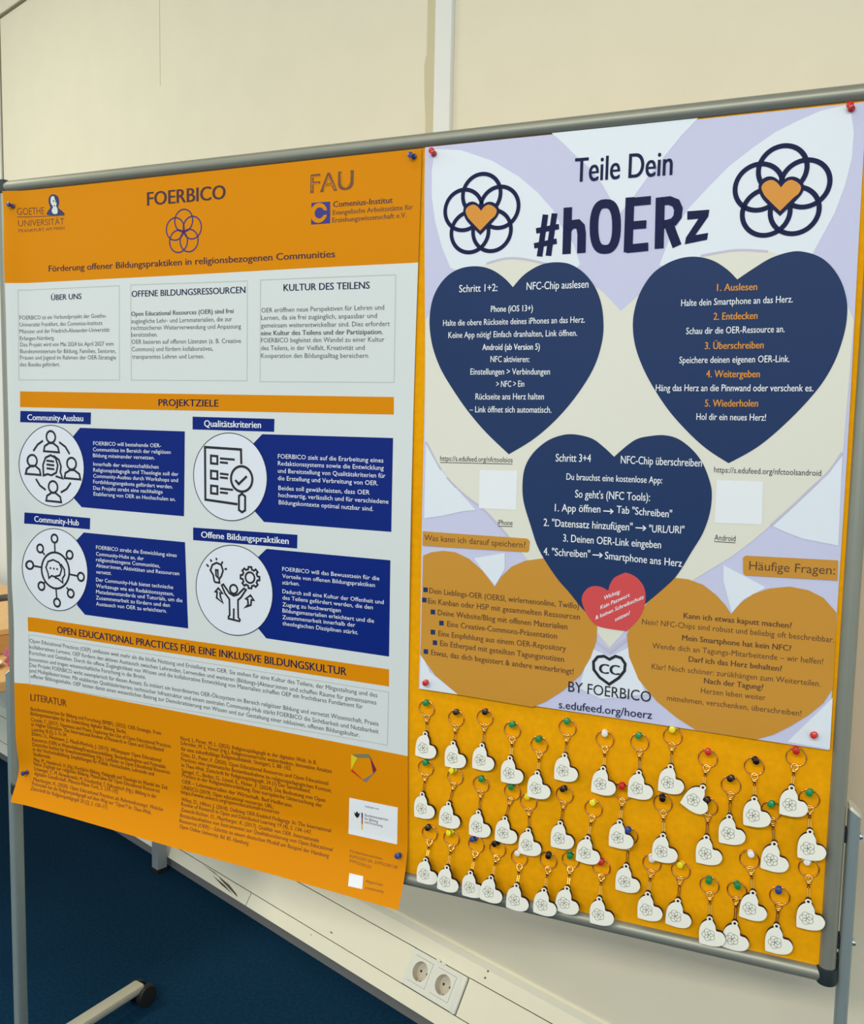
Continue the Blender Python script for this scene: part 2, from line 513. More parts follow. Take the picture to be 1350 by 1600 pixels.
# ------------------------------------------------------------------ artwork, in millimetres on the board
LEFT_PRINT = [
    ('t', 'university_logo', 1, 'ink_dim', 'GOETHE', 35.2, -46.0, 96.9, -47.8, 12.6, 0),
    ('t', 'university_logo', 1, 'ink_dim', 'UNIVERSITÄT', 37.0, -66.4, 144.1, -68.9, 10.97, 0),
    ('t', 'university_logo', 1, 'ink_dim', 'FRANKFURT AM MAIN', 37.8, -77.5, 144.0, -78.0, 5.79, 0),
    ('s', 'university_logo', 1, 'ink_dim', 1.4, 0, 0, [(35.1, -49.5), (144.5, -53.1)]),
    ('p', 'university_logo', 1, 'navy', 1, [(104.6, -49.8), (107.5, -41.4), (111.5, -37.4), (108.1, -27.2), (109.6, -18.9), (116.3, -14.5), (125.0, -15.8), (131.2, -20.5), (133.1, -30.5), (130.5, -38.8), (139.0, -45.0), (143.4, -52.4)]),
    ('p', 'university_logo', 2, 'paper', 1, [(114.6, -19.2), (121.1, -18.3), (123.5, -24.1), (127.1, -28.6), (126.1, -35.6), (128.9, -41.5), (127.5, -49.1), (118.0, -48.4), (115.2, -42.0), (118.4, -36.5), (113.4, -29.0)]),
    ('p', 'university_logo', 3, 'navy', 0, [(118.1, -25.7), (122.6, -25.5), (123.0, -27.2), (118.4, -27.4)]),
    ('p', 'university_logo', 3, 'navy', 0, [(124.5, -27.0), (127.9, -26.4), (128.6, -28.7), (125.1, -29.6)]),
    ('p', 'university_logo', 3, 'navy', 0, [(120.0, -34.3), (124.2, -34.1), (123.8, -35.5), (120.7, -35.8)]),
    ('t', 'title', 1, 'ink_plum', 'FOERBICO', 330.8, -49.8, 491.8, -50.4, 22.51, 1.3),
    ('r', 'ring_logo', 1, 'ink_violet', 407.0, -79.9, 18.63, 2.6),
    ('r', 'ring_logo', 1, 'ink_violet', 389.3, -92.7, 18.63, 2.6),
    ('r', 'ring_logo', 1, 'ink_violet', 396.0, -113.6, 18.63, 2.6),
    ('r', 'ring_logo', 1, 'ink_violet', 418.0, -113.6, 18.63, 2.6),
    ('r', 'ring_logo', 1, 'ink_violet', 424.7, -92.7, 18.63, 2.6),
    ('t', 'subtitle', 1, 'ink_plum', 'Förderung offener Bildungspraktiken in religionsbezogenen Communities', 105.8, -151.2, 700.0, -156.2, 10.9, 1),
    ('t', 'letter_logo', 1, 'ink_dim', 'FAU', 654.8, -54.3, 730.0, -54.0, 28.76, 1),
    ('s', 'letter_logo', 2, 'orange_print', 1.3, 0, 0, [(657.1, -50.7), (656.6, -29.5), (672.4, -29.6)]),
    ('s', 'letter_logo', 2, 'orange_print', 1.3, 0, 0, [(656.9, -40.2), (669.1, -40.3)]),
    ('s', 'letter_logo', 2, 'orange_print', 1.3, 0, 0, [(678.6, -50.0), (686.3, -31.3), (698.8, -51.6)]),
    ('s', 'letter_logo', 2, 'orange_print', 1.3, 0, 0, [(682.5, -44.3), (694.3, -44.3)]),
    ('s', 'letter_logo', 2, 'orange_print', 1.3, 0, 0, [(708.5, -27.8), (709.4, -43.1), (717.3, -51.1), (724.7, -43.3), (725.0, -28.2)]),
    ('p', 'institute_logo', 1, 'ink_blue', 0, [(656.3, -69.4), (690.0, -69.9), (690.6, -103.4), (656.3, -103.2)]),
    ('d', 'institute_logo', 2, 'orange_print', 670.0, -86.1, 15.36),
    ('d', 'institute_logo', 3, 'ink_blue', 671.2, -86.1, 8.45),
    ('p', 'institute_logo', 3, 'ink_blue', 0, [(676.4, -82.6), (690.3, -83.1), (690.4, -90.0), (676.5, -89.6)]),
    ('t', 'institute_logo', 1, 'ink_plum', 'Comenius-Institut', 695.6, -79.0, 798.0, -79.7, 8.85, 1),
    ('t', 'institute_logo', 1, 'ink_dim', 'Evangelische Arbeitsstätte für', 695.3, -90.9, 831.7, -91.6, 7.39, 1),
    ('t', 'institute_logo', 1, 'ink_dim', 'Erziehungswissenschaft e.V.', 694.6, -102.7, 821.3, -102.8, 7.39, 1),
    ('s', 'about_box', 1, 'line_grey', 1.3, 1, 0, [(34.9, -182.2), (268.0, -182.8), (266.7, -347.8), (33.1, -347.4)]),
    ('s', 'resources_box', 1, 'line_grey', 1.3, 1, 0, [(293.4, -182.4), (536.0, -185.8), (534.3, -349.2), (292.7, -347.8)]),
    ('s', 'sharing_box', 1, 'line_grey', 1.3, 1, 0, [(561.8, -185.6), (805.5, -187.8), (805.1, -351.9), (560.0, -350.6)]),
    ('t', 'about_box', 1, 'ink_navy', 'ÜBER UNS', 110.8, -202.8, 182.1, -202.9, 9.81, 1),
    ('t', 'resources_box', 1, 'ink_navy', 'OFFENE BILDUNGSRESSOURCEN', 295.4, -203.3, 531.8, -205.2, 10.49, 1),
    ('t', 'sharing_box', 1, 'ink_navy', 'KULTUR DES TEILENS', 606.1, -205.0, 761.2, -207.1, 10.69, 1),
    ('t', 'about_box', 1, 'ink_grey', 'FOERBICO ist ein Verbundprojekt der Goethe-', 36.7, -236.2, 238.8, -237.6, 7.28, 0),
    ('t', 'about_box', 1, 'ink_grey', 'Universität Frankfurt, des Comenius-Instituts', 36.5, -248.9, 229.6, -250.2, 7.3, 0),
    ('t', 'about_box', 1, 'ink_grey', 'Münster und der Friedrich-Alexander-Universität', 36.2, -261.4, 245.8, -262.4, 7.31, 0),
    ('t', 'about_box', 1, 'ink_grey', 'Erlangen-Nürnberg.', 36.6, -274.2, 117.8, -274.4, 7.32, 0),
    ('t', 'about_box', 1, 'ink_grey', 'Das Projekt wird von Mai 2024 bis April 2027 vom', 37.1, -285.8, 254.4, -287.2, 7.32, 0),
    ('t', 'about_box', 1, 'ink_grey', 'Bundesministerium für Bildung, Familien, Senioren,', 36.8, -298.0, 259.6, -300.0, 7.33, 0),
    ('t', 'about_box', 1, 'ink_grey', 'Frauen und Jugend im Rahmen der OER-Strategie', 36.6, -309.6, 259.5, -311.4, 7.34, 0),
    ('t', 'about_box', 1, 'ink_grey', 'des Bundes gefördert.', 35.7, -322.5, 130.0, -322.8, 7.35, 0),
    ('t', 'resources_box', 1, 'ink_grey', 'Open Educational Resources (OER) sind frei', 294.0, -236.2, 507.9, -237.3, 7.54, 1),
    ('t', 'resources_box', 1, 'ink_grey', 'zugängliche Lehr- und Lernmaterialien, die zur', 293.9, -248.8, 505.2, -250.5, 7.55, 0),
    ('t', 'resources_box', 1, 'ink_grey', 'rechtssicheren Weiterverwendung und Anpassung', 293.8, -260.5, 522.9, -262.8, 7.56, 0),
    ('t', 'resources_box', 1, 'ink_grey', 'bereitstehen.', 293.7, -272.3, 350.4, -272.8, 7.57, 0),
    ('t', 'resources_box', 1, 'ink_grey', 'OER basieren auf offenen Lizenzen (z. B. Creative', 294.3, -284.7, 522.8, -286.7, 7.58, 0),
    ('t', 'resources_box', 1, 'ink_grey', 'Commons) und fördern kollaboratives,', 294.5, -297.6, 466.3, -298.6, 7.59, 0),
    ('t', 'resources_box', 1, 'ink_grey', 'transparentes Lehren und Lernen.', 295.0, -310.6, 448.4, -311.4, 7.6, 0),
    ('t', 'sharing_box', 1, 'ink_grey', 'OER eröffnen neue Perspektiven für Lehren und', 563.3, -238.2, 786.5, -239.9, 7.45, 0),
    ('t', 'sharing_box', 1, 'ink_grey', 'Lernen, da sie frei zugänglich, anpassbar und', 562.7, -250.2, 774.2, -252.4, 7.46, 0),
    ('t', 'sharing_box', 1, 'ink_grey', 'gemeinsam weiterentwickelbar sind. Dies erfordert', 562.6, -262.5, 796.4, -265.2, 7.47, 0),
    ('t', 'sharing_box', 1, 'ink_grey', 'eine Kultur des Teilens und der Partizipation.', 562.5, -275.0, 784.7, -277.3, 7.49, 1),
    ('t', 'sharing_box', 1, 'ink_grey', 'FOERBICO begleitet den Wandel zu einer Kultur', 562.5, -286.8, 787.6, -289.0, 7.5, 0),
    ('t', 'sharing_box', 1, 'ink_grey', 'des Teilens, in der Vielfalt, Kreativität und', 562.4, -299.2, 753.3, -301.2, 7.51, 0),
    ('t', 'sharing_box', 1, 'ink_grey', 'Kooperation den Bildungsalltag bereichern', 562.3, -311.8, 759.4, -313.7, 7.53, 0),
    ('p', 'goals_banner', 1, 'orange_print', 0, [(34.8, -368.9), (805.0, -374.4), (805.5, -401.6), (33.9, -398.3)]),
    ('t', 'goals_banner', 2, 'ink_navy', 'PROJEKTZIELE', 351.6, -392.6, 476.9, -392.7, 11.69, 1),
    ('p', 'expansion_caption', 1, 'blue_print', 0, [(34.3, -405.5), (200.5, -406.2), (199.0, -427.8), (33.1, -426.6)]),
    ('t', 'expansion_caption', 2, 'print_white', 'Community-Ausbau', 48.7, -422.4, 181.9, -422.3, 10.78, 1),
    ('p', 'hub_caption', 1, 'blue_print', 0, [(37.3, -597.5), (193.6, -599.6), (192.6, -620.6), (35.7, -618.9)]),
    ('t', 'hub_caption', 2, 'print_white', 'Community-Hub', 58.4, -614.2, 166.5, -615.3, 11.04, 1),
    ('p', 'criteria_caption', 1, 'blue_print', 0, [(423.4, -410.4), (588.2, -411.7), (587.6, -433.1), (423.3, -432.4)]),
    ('t', 'criteria_caption', 2, 'print_white', 'Qualitätskriterien', 447.8, -427.1, 562.0, -427.3, 10.93, 1),
    ('p', 'practices_caption', 1, 'blue_print', 0, [(423.6, -602.7), (634.1, -601.8), (633.6, -624.7), (423.6, -624.9)]),
    ('t', 'practices_caption', 2, 'print_white', 'Offene Bildungspraktiken', 440.9, -619.1, 617.2, -618.5, 10.64, 1),
    ('p', 'expansion_panel', 1, 'blue_print', 0, [(173.9, -434.4), (406.9, -436.1), (404.4, -584.2), (173.6, -580.4), (155.8, -565.4), (149.6, -505.3), (157.3, -450.1)]),
    ('p', 'criteria_panel', 1, 'blue_print', 0, [(564.4, -437.4), (805.2, -438.1), (805.8, -585.8), (568.5, -584.3), (550.3, -567.5), (544.9, -509.9), (546.5, -453.9)]),
    ('p', 'hub_panel', 1, 'blue_print', 0, [(177.9, -627.2), (406.4, -629.7), (412.7, -782.8), (179.0, -781.3), (160.9, -765.7), (154.1, -699.3), (160.3, -642.8)]),
    ('p', 'practices_panel', 1, 'blue_print', 0, [(573.8, -629.6), (805.0, -631.1), (804.2, -787.4), (573.5, -783.1), (557.7, -768.1), (552.3, -703.4), (557.4, -644.3)]),
    ('t', 'expansion_panel', 2, 'print_white', 'FOERBICO will bestehende OER-', 204.0, -465.2, 355.9, -465.4, 6.75, 0),
    ('t', 'expansion_panel', 2, 'print_white', 'Communities im Bereich der religiösen', 202.9, -476.3, 376.7, -476.1, 6.76, 0),
    ('t', 'expansion_panel', 2, 'print_white', 'Bildung miteinander vernetzen.', 202.6, -487.2, 341.6, -487.1, 6.77, 0),
    ('t', 'expansion_panel', 2, 'print_white', 'Innerhalb der wissenschaftlichen', 202.9, -502.8, 350.2, -503.0, 6.79, 0),
    ('t', 'expansion_panel', 2, 'print_white', 'Religionspädagogik und Theologie soll der', 202.6, -513.7, 393.0, -514.1, 6.8, 0),
    ('t', 'expansion_panel', 2, 'print_white', 'Community-Ausbau durch Workshops und', 202.4, -524.6, 391.9, -524.9, 6.8, 0),
    ('t', 'expansion_panel', 2, 'print_white', 'Fortbildungsangebote gefördert werden.', 202.1, -535.3, 380.8, -536.7, 6.81, 0),
    ('t', 'expansion_panel', 2, 'print_white', 'Das Projekt strebt eine nachhaltige', 201.9, -546.8, 358.7, -546.8, 6.82, 0),
    ('t', 'expansion_panel', 2, 'print_white', 'Etablierung von OER an Hochschulen an.', 202.5, -557.5, 386.5, -558.5, 6.83, 0),
    ('t', 'criteria_panel', 2, 'print_white', 'FOERBICO zielt auf die Erarbeitung eines', 595.3, -476.7, 789.4, -477.1, 7.21, 0),
    ('t', 'criteria_panel', 2, 'print_white', 'Redaktionssystems sowie die Entwicklung', 595.4, -488.4, 790.3, -488.9, 7.22, 0),
    ('t', 'criteria_panel', 2, 'print_white', 'und Bereitstellung von Qualitätskriterien für', 595.5, -500.6, 793.7, -501.2, 7.23, 0),
    ('t', 'criteria_panel', 2, 'print_white', 'die Erstellung und Verbreitung von OER.', 595.6, -512.9, 781.1, -513.4, 7.24, 0),
    ('t', 'criteria_panel', 2, 'print_white', 'Beides soll gewährleisten, dass OER', 596.8, -529.2, 766.6, -528.8, 7.25, 0),
    ('t', 'criteria_panel', 2, 'print_white', 'hochwertig, verlässlich und für verschiedene', 596.9, -540.9, 799.9, -541.6, 7.26, 0),
    ('t', 'criteria_panel', 2, 'print_white', 'Bildungskontexte optimal nutzbar sind.', 597.6, -553.1, 773.4, -554.5, 7.27, 0),
    ('t', 'hub_panel', 2, 'print_white', 'FOERBICO strebt die Entwicklung eines', 207.3, -656.0, 388.8, -657.5, 6.88, 0),
    ('t', 'hub_panel', 2, 'print_white', 'Community-Hubs an, der', 207.3, -668.0, 317.0, -668.6, 6.88, 0),
    ('t', 'hub_panel', 2, 'print_white', 'religionsbezogene Communities,', 207.3, -678.5, 352.6, -679.0, 6.89, 0),
    ('t', 'hub_panel', 2, 'print_white', 'Akteur:innen, Aktivitäten und Ressourcen', 207.3, -689.5, 394.3, -689.5, 6.9, 0),
    ('t', 'hub_panel', 2, 'print_white', 'vernetzt.', 207.3, -701.5, 243.3, -700.9, 6.91, 0),
    ('t', 'hub_panel', 2, 'print_white', 'Der Community-Hub bietet technische', 207.2, -715.9, 381.1, -715.1, 6.92, 0),
    ('t', 'hub_panel', 2, 'print_white', 'Werkzeuge wie ein Redaktionssystem,', 207.1, -727.4, 382.8, -727.1, 6.93, 0),
    ('t', 'hub_panel', 2, 'print_white', 'Metadatenstandards und Tutorials, um die', 207.0, -738.5, 400.7, -737.1, 6.95, 0),
    ('t', 'hub_panel', 2, 'print_white', 'Zusammenarbeit zu fördern und den', 206.8, -749.7, 374.0, -748.2, 6.96, 0),
    ('t', 'hub_panel', 2, 'print_white', 'Austausch von OER zu erleichtern.', 206.6, -761.2, 366.9, -759.1, 6.98, 0),
    ('t', 'practices_panel', 2, 'print_white', 'FOERBICO will das Bewusstsein für die', 605.1, -664.4, 786.0, -665.1, 6.71, 0),
    ('t', 'practices_panel', 2, 'print_white', 'Vorteile von offenen Bildungspraktiken', 605.1, -676.3, 778.4, -676.5, 6.73, 0),
    ('t', 'practices_panel', 2, 'print_white', 'stärken.', 605.1, -687.3, 638.6, -686.7, 6.74, 0),
    ('t', 'practices_panel', 2, 'print_white', 'Dadurch soll eine Kultur der Offenheit und', 605.5, -702.2, 794.1, -702.8, 6.75, 0),
    ('t', 'practices_panel', 2, 'print_white', 'des Teilens gefördert werden, die den', 605.6, -712.9, 774.9, -713.2, 6.76, 0),
    ('t', 'practices_panel', 2, 'print_white', 'Zugang zu hochwertigen', 605.6, -724.6, 716.6, -723.9, 6.77, 0),
    ('t', 'practices_panel', 2, 'print_white', 'Bildungsmaterialien erleichtert und die', 605.6, -735.1, 777.2, -735.1, 6.78, 0),
    ('t', 'practices_panel', 2, 'print_white', 'Zusammenarbeit innerhalb der', 605.6, -746.5, 743.4, -745.3, 6.79, 0),
    ('t', 'practices_panel', 2, 'print_white', 'theologischen Disziplinen stärkt.', 605.7, -757.0, 748.9, -757.2, 6.79, 0),
    ('d', 'expansion_icon', 2, 'paper_blue', 105.3, -506.8, 75.76),
    ('r', 'expansion_icon', 3, 'ink_black', 105.3, -506.8, 75.76, 1.4),
    ('d', 'criteria_icon', 2, 'paper_blue', 499.8, -511.5, 74.71),
    ('r', 'criteria_icon', 3, 'ink_black', 499.8, -511.5, 74.71, 1.4),
    ('d', 'hub_icon', 2, 'paper_blue', 109.2, -702.3, 78.0),
    ('r', 'hub_icon', 3, 'ink_black', 109.2, -702.3, 78.0, 1.4),
    ('d', 'practices_icon', 2, 'paper_blue', 508.2, -706.4, 78.24),
    ('r', 'practices_icon', 3, 'ink_black', 508.2, -706.4, 78.24, 1.4),
    ('p', 'culture_banner', 1, 'orange_print', 0, [(38.3, -799.8), (804.4, -808.3), (804.9, -836.5), (38.6, -827.5)]),
    ('t', 'culture_banner', 2, 'ink_navy', 'OPEN EDUCATIONAL PRACTICES FÜR EINE INKLUSIVE BILDUNGSKULTUR', 109.9, -823.5, 727.6, -828.1, 13.03, 1),
    ('s', 'culture_box', 1, 'line_grey', 1.3, 1, 0, [(39.7, -834.6), (804.4, -845.8), (803.8, -933.5), (40.4, -931.5)]),
    ('t', 'culture_box', 1, 'ink_grey', 'Open Educational Practices (OEP) umfassen weit mehr als die bloße Nutzung und Erstellung von OER. Sie stehen für eine Kultur des Teilens, der Mitgestaltung und des', 41.0, -849.5, 784.3, -857.2, 7.52, 0),
    ('t', 'culture_box', 1, 'ink_grey', 'kollaborativen Lernens. OEP fördern den aktiven Austausch zwischen Lehrenden, Lernenden und weiteren (Bildungs-)Akteur:innen und schaffen Räume für gemeinsames', 40.9, -861.5, 782.9, -869.7, 7.53, 0),
    ('t', 'culture_box', 1, 'ink_grey', 'Forschen und Gestalten. Durch die offene Zugänglichkeit von Wissen und die kollaborative Entwicklung von Materialien schaffen OEP ein fruchtbares Fundament für', 40.8, -873.2, 758.3, -879.9, 7.54, 0),
    ('t', 'culture_box', 1, 'ink_grey', 'Innovation und tragen wissenschaftliche Forschung in die Breite.', 40.6, -885.9, 318.1, -886.6, 7.55, 0),
    ('t', 'culture_box', 1, 'ink_grey', 'Das Projekt FOERBICO wirkt exemplarisch für diesen Ansatz. Es initiiert ein koordiniertes OER-Ökosystem im Bereich religiöser Bildung und vernetzt Wissenschaft, Praxis', 40.5, -897.0, 787.4, -904.3, 7.57, 0),
    ('t', 'culture_box', 1, 'ink_grey', 'und Multiplikator:innen. Mit etablierten Qualitätskriterien, technischer Infrastruktur und einem zentralen Community-Hub stärkt FOERBICO die Sichtbarkeit und Nutzbarkeit', 40.3, -908.1, 787.7, -917.1, 7.58, 0),
    ('t', 'culture_box', 1, 'ink_grey', 'offener Bildungsinhalte. OEP leisten damit einen wesentlichen Beitrag zur Demokratisierung von Wissen und zur Gestaltung einer inklusiven, offenen Bildungskultur.', 42.5, -919.1, 753.4, -928.3, 7.59, 0),
    ('t', 'literature_list', 1, 'ink_brown', 'LITERATUR', 41.5, -963.9, 128.5, -964.6, 13.38, 1),
    ('t', 'literature_list', 1, 'ink_brown', 'Bundesministerium für Bildung und Forschung (BMBF). (2022). OER-Strategie. Freie', 41.0, -983.9, 350.6, -986.7, 7.41, 0.7),
    ('t', 'literature_list', 1, 'ink_brown', 'Bildungsmaterialien für die Entwicklung digitaler Bildung. Berlin.', 40.8, -993.5, 271.3, -996.7, 7.42, 0.7),
    ('t', 'literature_list', 1, 'ink_brown', 'Cronin, C. (2017). Openness and Praxis: Exploring the Use of Open Educational Practices', 41.1, -1005.4, 372.1, -1007.3, 7.43, 0.7),
    ('t', 'literature_list', 1, 'ink_brown', 'in Higher Education. The International Review of Research in Open and Distributed', 41.9, -1014.4, 355.9, -1016.8, 7.44, 0.7),
    ('t', 'literature_list', 1, 'ink_brown', 'Learning 18 (5), S. 15–34.', 42.7, -1024.7, 127.6, -1024.3, 7.45, 0.7),
    ('t', 'literature_list', 1, 'ink_brown', 'Ehlers, U., Neumann, J., Muuß-Merholz, J. (2015). Whitepaper Open Educational', 42.4, -1033.7, 350.4, -1037.3, 7.47, 0.7),
    ('t', 'literature_list', 1, 'ink_brown', 'Resources (OER) in Weiterbildung/Erwachsenenbildung. Bestandsaufnahme und Potenziale', 42.7, -1045.1, 360.6, -1047.7, 7.49, 0.7),
    ('t', 'literature_list', 1, 'ink_brown', 'Deutsches Institut für Erwachsenenbildung (Hg.), Leitfaden zu Open Educational Resources', 43.4, -1054.8, 370.4, -1056.5, 7.52, 0.7),
    ('t', 'literature_list', 1, 'ink_brown', 'in der Hochschulbildung. Empfehlungen für Politik, Hochschulen, Lehrende und', 43.6, -1064.5, 334.0, -1065.8, 7.56, 0.7),
    ('t', 'literature_list', 1, 'ink_brown', 'Studierende.', 43.8, -1074.3, 86.2, -1074.6, 7.6, 0.7),
    ('t', 'literature_list', 1, 'ink_brown', 'Mey, M., Heimbrock, H. (Hg.) Kirchliche Bildung, Pädagogik und Theologie im Wandel der Zeit', 44.3, -1085.8, 365.1, -1086.0, 7.63, 0.7),
    ('t', 'literature_list', 1, 'ink_brown', 'Neue Zugänge zur religiösen Bildung, Materialien für Open Educational Resources', 44.2, -1093.9, 347.5, -1095.0, 7.43, 0.7),
    ('t', 'literature_list', 1, 'ink_brown', 'Schweiger, F., M. Nowakowski, M. Freudenthal, S. Palkowitsch (Hg.), Bildung in der', 44.9, -1103.2, 341.5, -1106.1, 7.13, 0.7),
    ('t', 'literature_list', 1, 'ink_brown', 'digitalen Gesellschaft. Münster/New York, S. 179–192.', 47.0, -1112.1, 254.6, -1112.9, 6.86, 0.7),
    ('t', 'literature_list', 1, 'ink_brown', 'Mayrberger, K. (2020). Open Educational Practices als Rahmenkonzept. Welche', 46.7, -1122.5, 360.1, -1125.0, 6.58, 0.7),
    ('t', 'literature_list', 1, 'ink_brown', 'Potenziale hat die Religionspädagogik auf dem Weg zur "Open"? In: Theo-Web.', 46.3, -1130.4, 336.5, -1134.3, 6.39, 0.7),
    ('t', 'literature_list', 1, 'ink_brown', 'Zeitschrift für Religionspädagogik 20 (2), S. 150–171.', 45.4, -1139.0, 238.3, -1142.6, 6.23, 0.7),
    ('t', 'literature_list', 1, 'ink_brown', 'Nord, I., Pirner, M. L. (2023). Religionspädagogik in der digitalen Welt. In B.', 393.7, -989.0, 673.3, -988.0, 7.1, 0.7),
    ('t', 'literature_list', 1, 'ink_brown', 'Schröder, M. L. Pirner (Hg.), Religionsunterricht weiterdenken. Innovative Ansätze', 393.7, -997.6, 702.5, -998.0, 7.1, 0.7),
    ('t', 'literature_list', 1, 'ink_brown', 'für eine zukunftsfähige Religionsdidaktik. Stuttgart, S. 88–102.', 394.9, -1008.3, 624.5, -1006.6, 7.1, 0.7),
    ('t', 'literature_list', 1, 'ink_brown', 'Otto, D., Peter, F. (2020). Open Educational Resources und Open Educational', 394.9, -1018.6, 695.7, -1019.9, 7.1, 0.7),
    ('t', 'literature_list', 1, 'ink_brown', 'Practices: eine systematische Bestandsaufnahme im religionspädagogischen Kontext.', 394.9, -1027.5, 702.9, -1031.4, 7.11, 0.7),
    ('t', 'literature_list', 1, 'ink_brown', 'In Theo-Web. Zeitschrift für Religionspädagogik. 24 (1) Der Sammelband.', 396.2, -1038.2, 662.0, -1039.5, 7.1, 0.7),
    ('t', 'literature_list', 1, 'ink_brown', 'Spiegel, C., Bedez, G., Linsel, E., Flöter, F. (2024). Die Bedeutung von Open', 396.2, -1048.5, 690.7, -1050.4, 7.11, 0.7),
    ('t', 'literature_list', 1, 'ink_brown', 'Practice in der Religionslehrerbildung. Eine europäische Untersuchung der', 397.1, -1056.9, 684.7, -1060.5, 7.11, 0.7),
    ('t', 'literature_list', 1, 'ink_brown', 'OER – Lehrmaterialien der Wirtschaft. Bad Heilbrunn.', 397.1, -1068.2, 627.1, -1071.4, 7.11, 0.7),
    ('t', 'literature_list', 1, 'ink_brown', 'UNESCO (2019). Open educational resources. URL:', 397.2, -1079.2, 589.3, -1080.7, 7.12, 0.7),
    ('t', 'literature_list', 1, 'ink_brown', 'https://www.unesco.org/openeducationalresources', 395.3, -1088.1, 600.5, -1088.5, 7.09, 0.7),
    ('t', 'literature_list', 1, 'ink_brown', 'Wiley, D., Hilton, J. (2018). Defining OER-Enabled Pedagogy. In: The International', 396.4, -1101.1, 702.5, -1100.1, 6.68, 0.7),
    ('t', 'literature_list', 1, 'ink_brown', 'Review of Research in Open and Distributed Learning 19 (4), S. 134–147.', 397.5, -1109.0, 666.1, -1110.0, 6.49, 0.7),
    ('t', 'literature_list', 1, 'ink_brown', 'Zawacki-Richter, O., Mayrberger, K. (2017). Qualität von OER. Internationale', 398.1, -1118.3, 682.0, -1120.2, 6.28, 0.7),
    ('t', 'literature_list', 1, 'ink_brown', 'Bestandsaufnahme von Instrumenten zur Qualitätssicherung von Open Educational', 398.7, -1127.4, 709.1, -1128.9, 6.09, 0.7),
    ('t', 'literature_list', 1, 'ink_brown', 'Resources (OER) – Schritte zu einem deutschen Modell am Beispiel der Hamburg', 400.0, -1136.2, 704.6, -1139.1, 5.92, 0.7),
    ('t', 'literature_list', 1, 'ink_brown', 'Open Online University. Bd. 85. Hamburg.', 402.7, -1144.5, 550.1, -1147.4, 5.76, 0.7),
    ('p', 'pentagon_logo', 1, 'pent_yellow', 0, [(738.4, -960.3), (749.8, -963.7), (738.8, -985.3)]),
    ('p', 'pentagon_logo', 1, 'pent_grey', 0, [(740.1, -959.1), (770.7, -953.4), (774.9, -959.5), (750.5, -963.6)]),
    ('p', 'pentagon_logo', 1, 'pent_plum', 0, [(771.4, -954.2), (785.4, -977.9), (779.9, -986.6), (774.3, -963.7)]),
    ('p', 'pentagon_logo', 1, 'pent_steel', 0, [(784.8, -979.6), (766.6, -1002.4), (760.7, -998.8), (778.1, -985.7)]),
    ('p', 'pentagon_logo', 1, 'pent_red', 0, [(737.8, -987.7), (741.2, -984.9), (760.0, -998.3), (765.6, -1002.3)]),
    ('p', 'ministry_logo', 1, 'print_white', 0, [(736.1, -1033.9), (825.0, -1033.6), (825.1, -1095.6), (735.5, -1095.9)]),
    ('p', 'ministry_logo', 2, 'ink_black', 0, [(745.1, -1055.9), (747.9, -1058.6), (751.0, -1054.2), (754.1, -1058.0), (756.8, -1055.6), (754.9, -1062.3), (751.5, -1066.1), (747.3, -1062.8)]),
    ('p', 'ministry_logo', 2, 'ink_black', 0, [(759.2, -1055.1), (761.7, -1055.3), (761.8, -1064.7), (759.4, -1064.6)]),
    ('p', 'ministry_logo', 2, 'pent_red', 0, [(759.4, -1064.9), (761.8, -1065.0), (761.9, -1074.2), (759.5, -1074.1)]),
    ('p', 'ministry_logo', 2, 'pent_yellow', 0, [(759.5, -1074.4), (761.9, -1074.5), (762.1, -1084.0), (759.6, -1083.9)]),
    ('t', 'ministry_logo', 2, 'ink_black', 'Gefördert vom', 765.6, -1044.4, 791.1, -1044.2, 3.26, 0),
    ('t', 'ministry_logo', 2, 'ink_black', 'Bundesministerium', 765.8, -1059.8, 808.2, -1059.6, 4.36, 0),
    ('t', 'ministry_logo', 2, 'ink_black', 'für Bildung', 765.2, -1065.9, 789.8, -1066.1, 4.37, 0),
    ('t', 'ministry_logo', 2, 'ink_black', 'und Forschung', 765.3, -1071.6, 798.3, -1071.9, 4.37, 0),
    ('t', 'funding_code', 1, 'ink_brown', 'Förderkennzeichen:', 741.5, -1124.0, 802.3, -1124.5, 4.28, 0),
    ('t', 'funding_code', 1, 'ink_brown', '01PO23012A, 01PO23012B', 742.2, -1131.7, 830.3, -1132.3, 4.45, 0),
    ('t', 'funding_code', 1, 'ink_brown', '01PO23012C', 743.5, -1138.0, 785.2, -1140.8, 4.36, 0),
    ('p', 'web_link', 1, 'print_white', 0, [(747.2, -1153.5), (772.8, -1153.2), (775.9, -1170.3), (749.9, -1170.8)]),
    ('t', 'web_link', 1, 'ink_brown', 'https://oer.', 779.8, -1160.4, 811.6, -1160.4, 4.2, 0),
    ('t', 'web_link', 1, 'ink_brown', 'community', 780.6, -1169.0, 814.0, -1168.9, 4.09, 0),
    ('r', 'expansion_icon', 3, 'ink_black', 103.7, -452.7, 10.82, 4.05),
    ('s', 'expansion_icon', 3, 'ink_black', 4.05, 1, 0, [(85.4, -479.7), (87.7, -470.4), (99.2, -464.1), (108.6, -464.1), (120.1, -471.0), (122.5, -480.9)]),
    ('r', 'expansion_icon', 3, 'ink_black', 57.3, -498.4, 10.82, 4.05),
    ('s', 'expansion_icon', 3, 'ink_black', 4.05, 1, 0, [(42.4, -523.6), (44.8, -514.3), (54.7, -508.0), (64.1, -508.0), (74.1, -514.9), (76.4, -524.8)]),
    ('r', 'expansion_icon', 3, 'ink_black', 151.8, -500.8, 10.82, 4.05),
    ('s', 'expansion_icon', 3, 'ink_black', 4.05, 1, 0, [(134.2, -528.1), (136.5, -518.8), (148.5, -512.5), (157.8, -512.5), (169.7, -519.4), (172.1, -529.3)]),
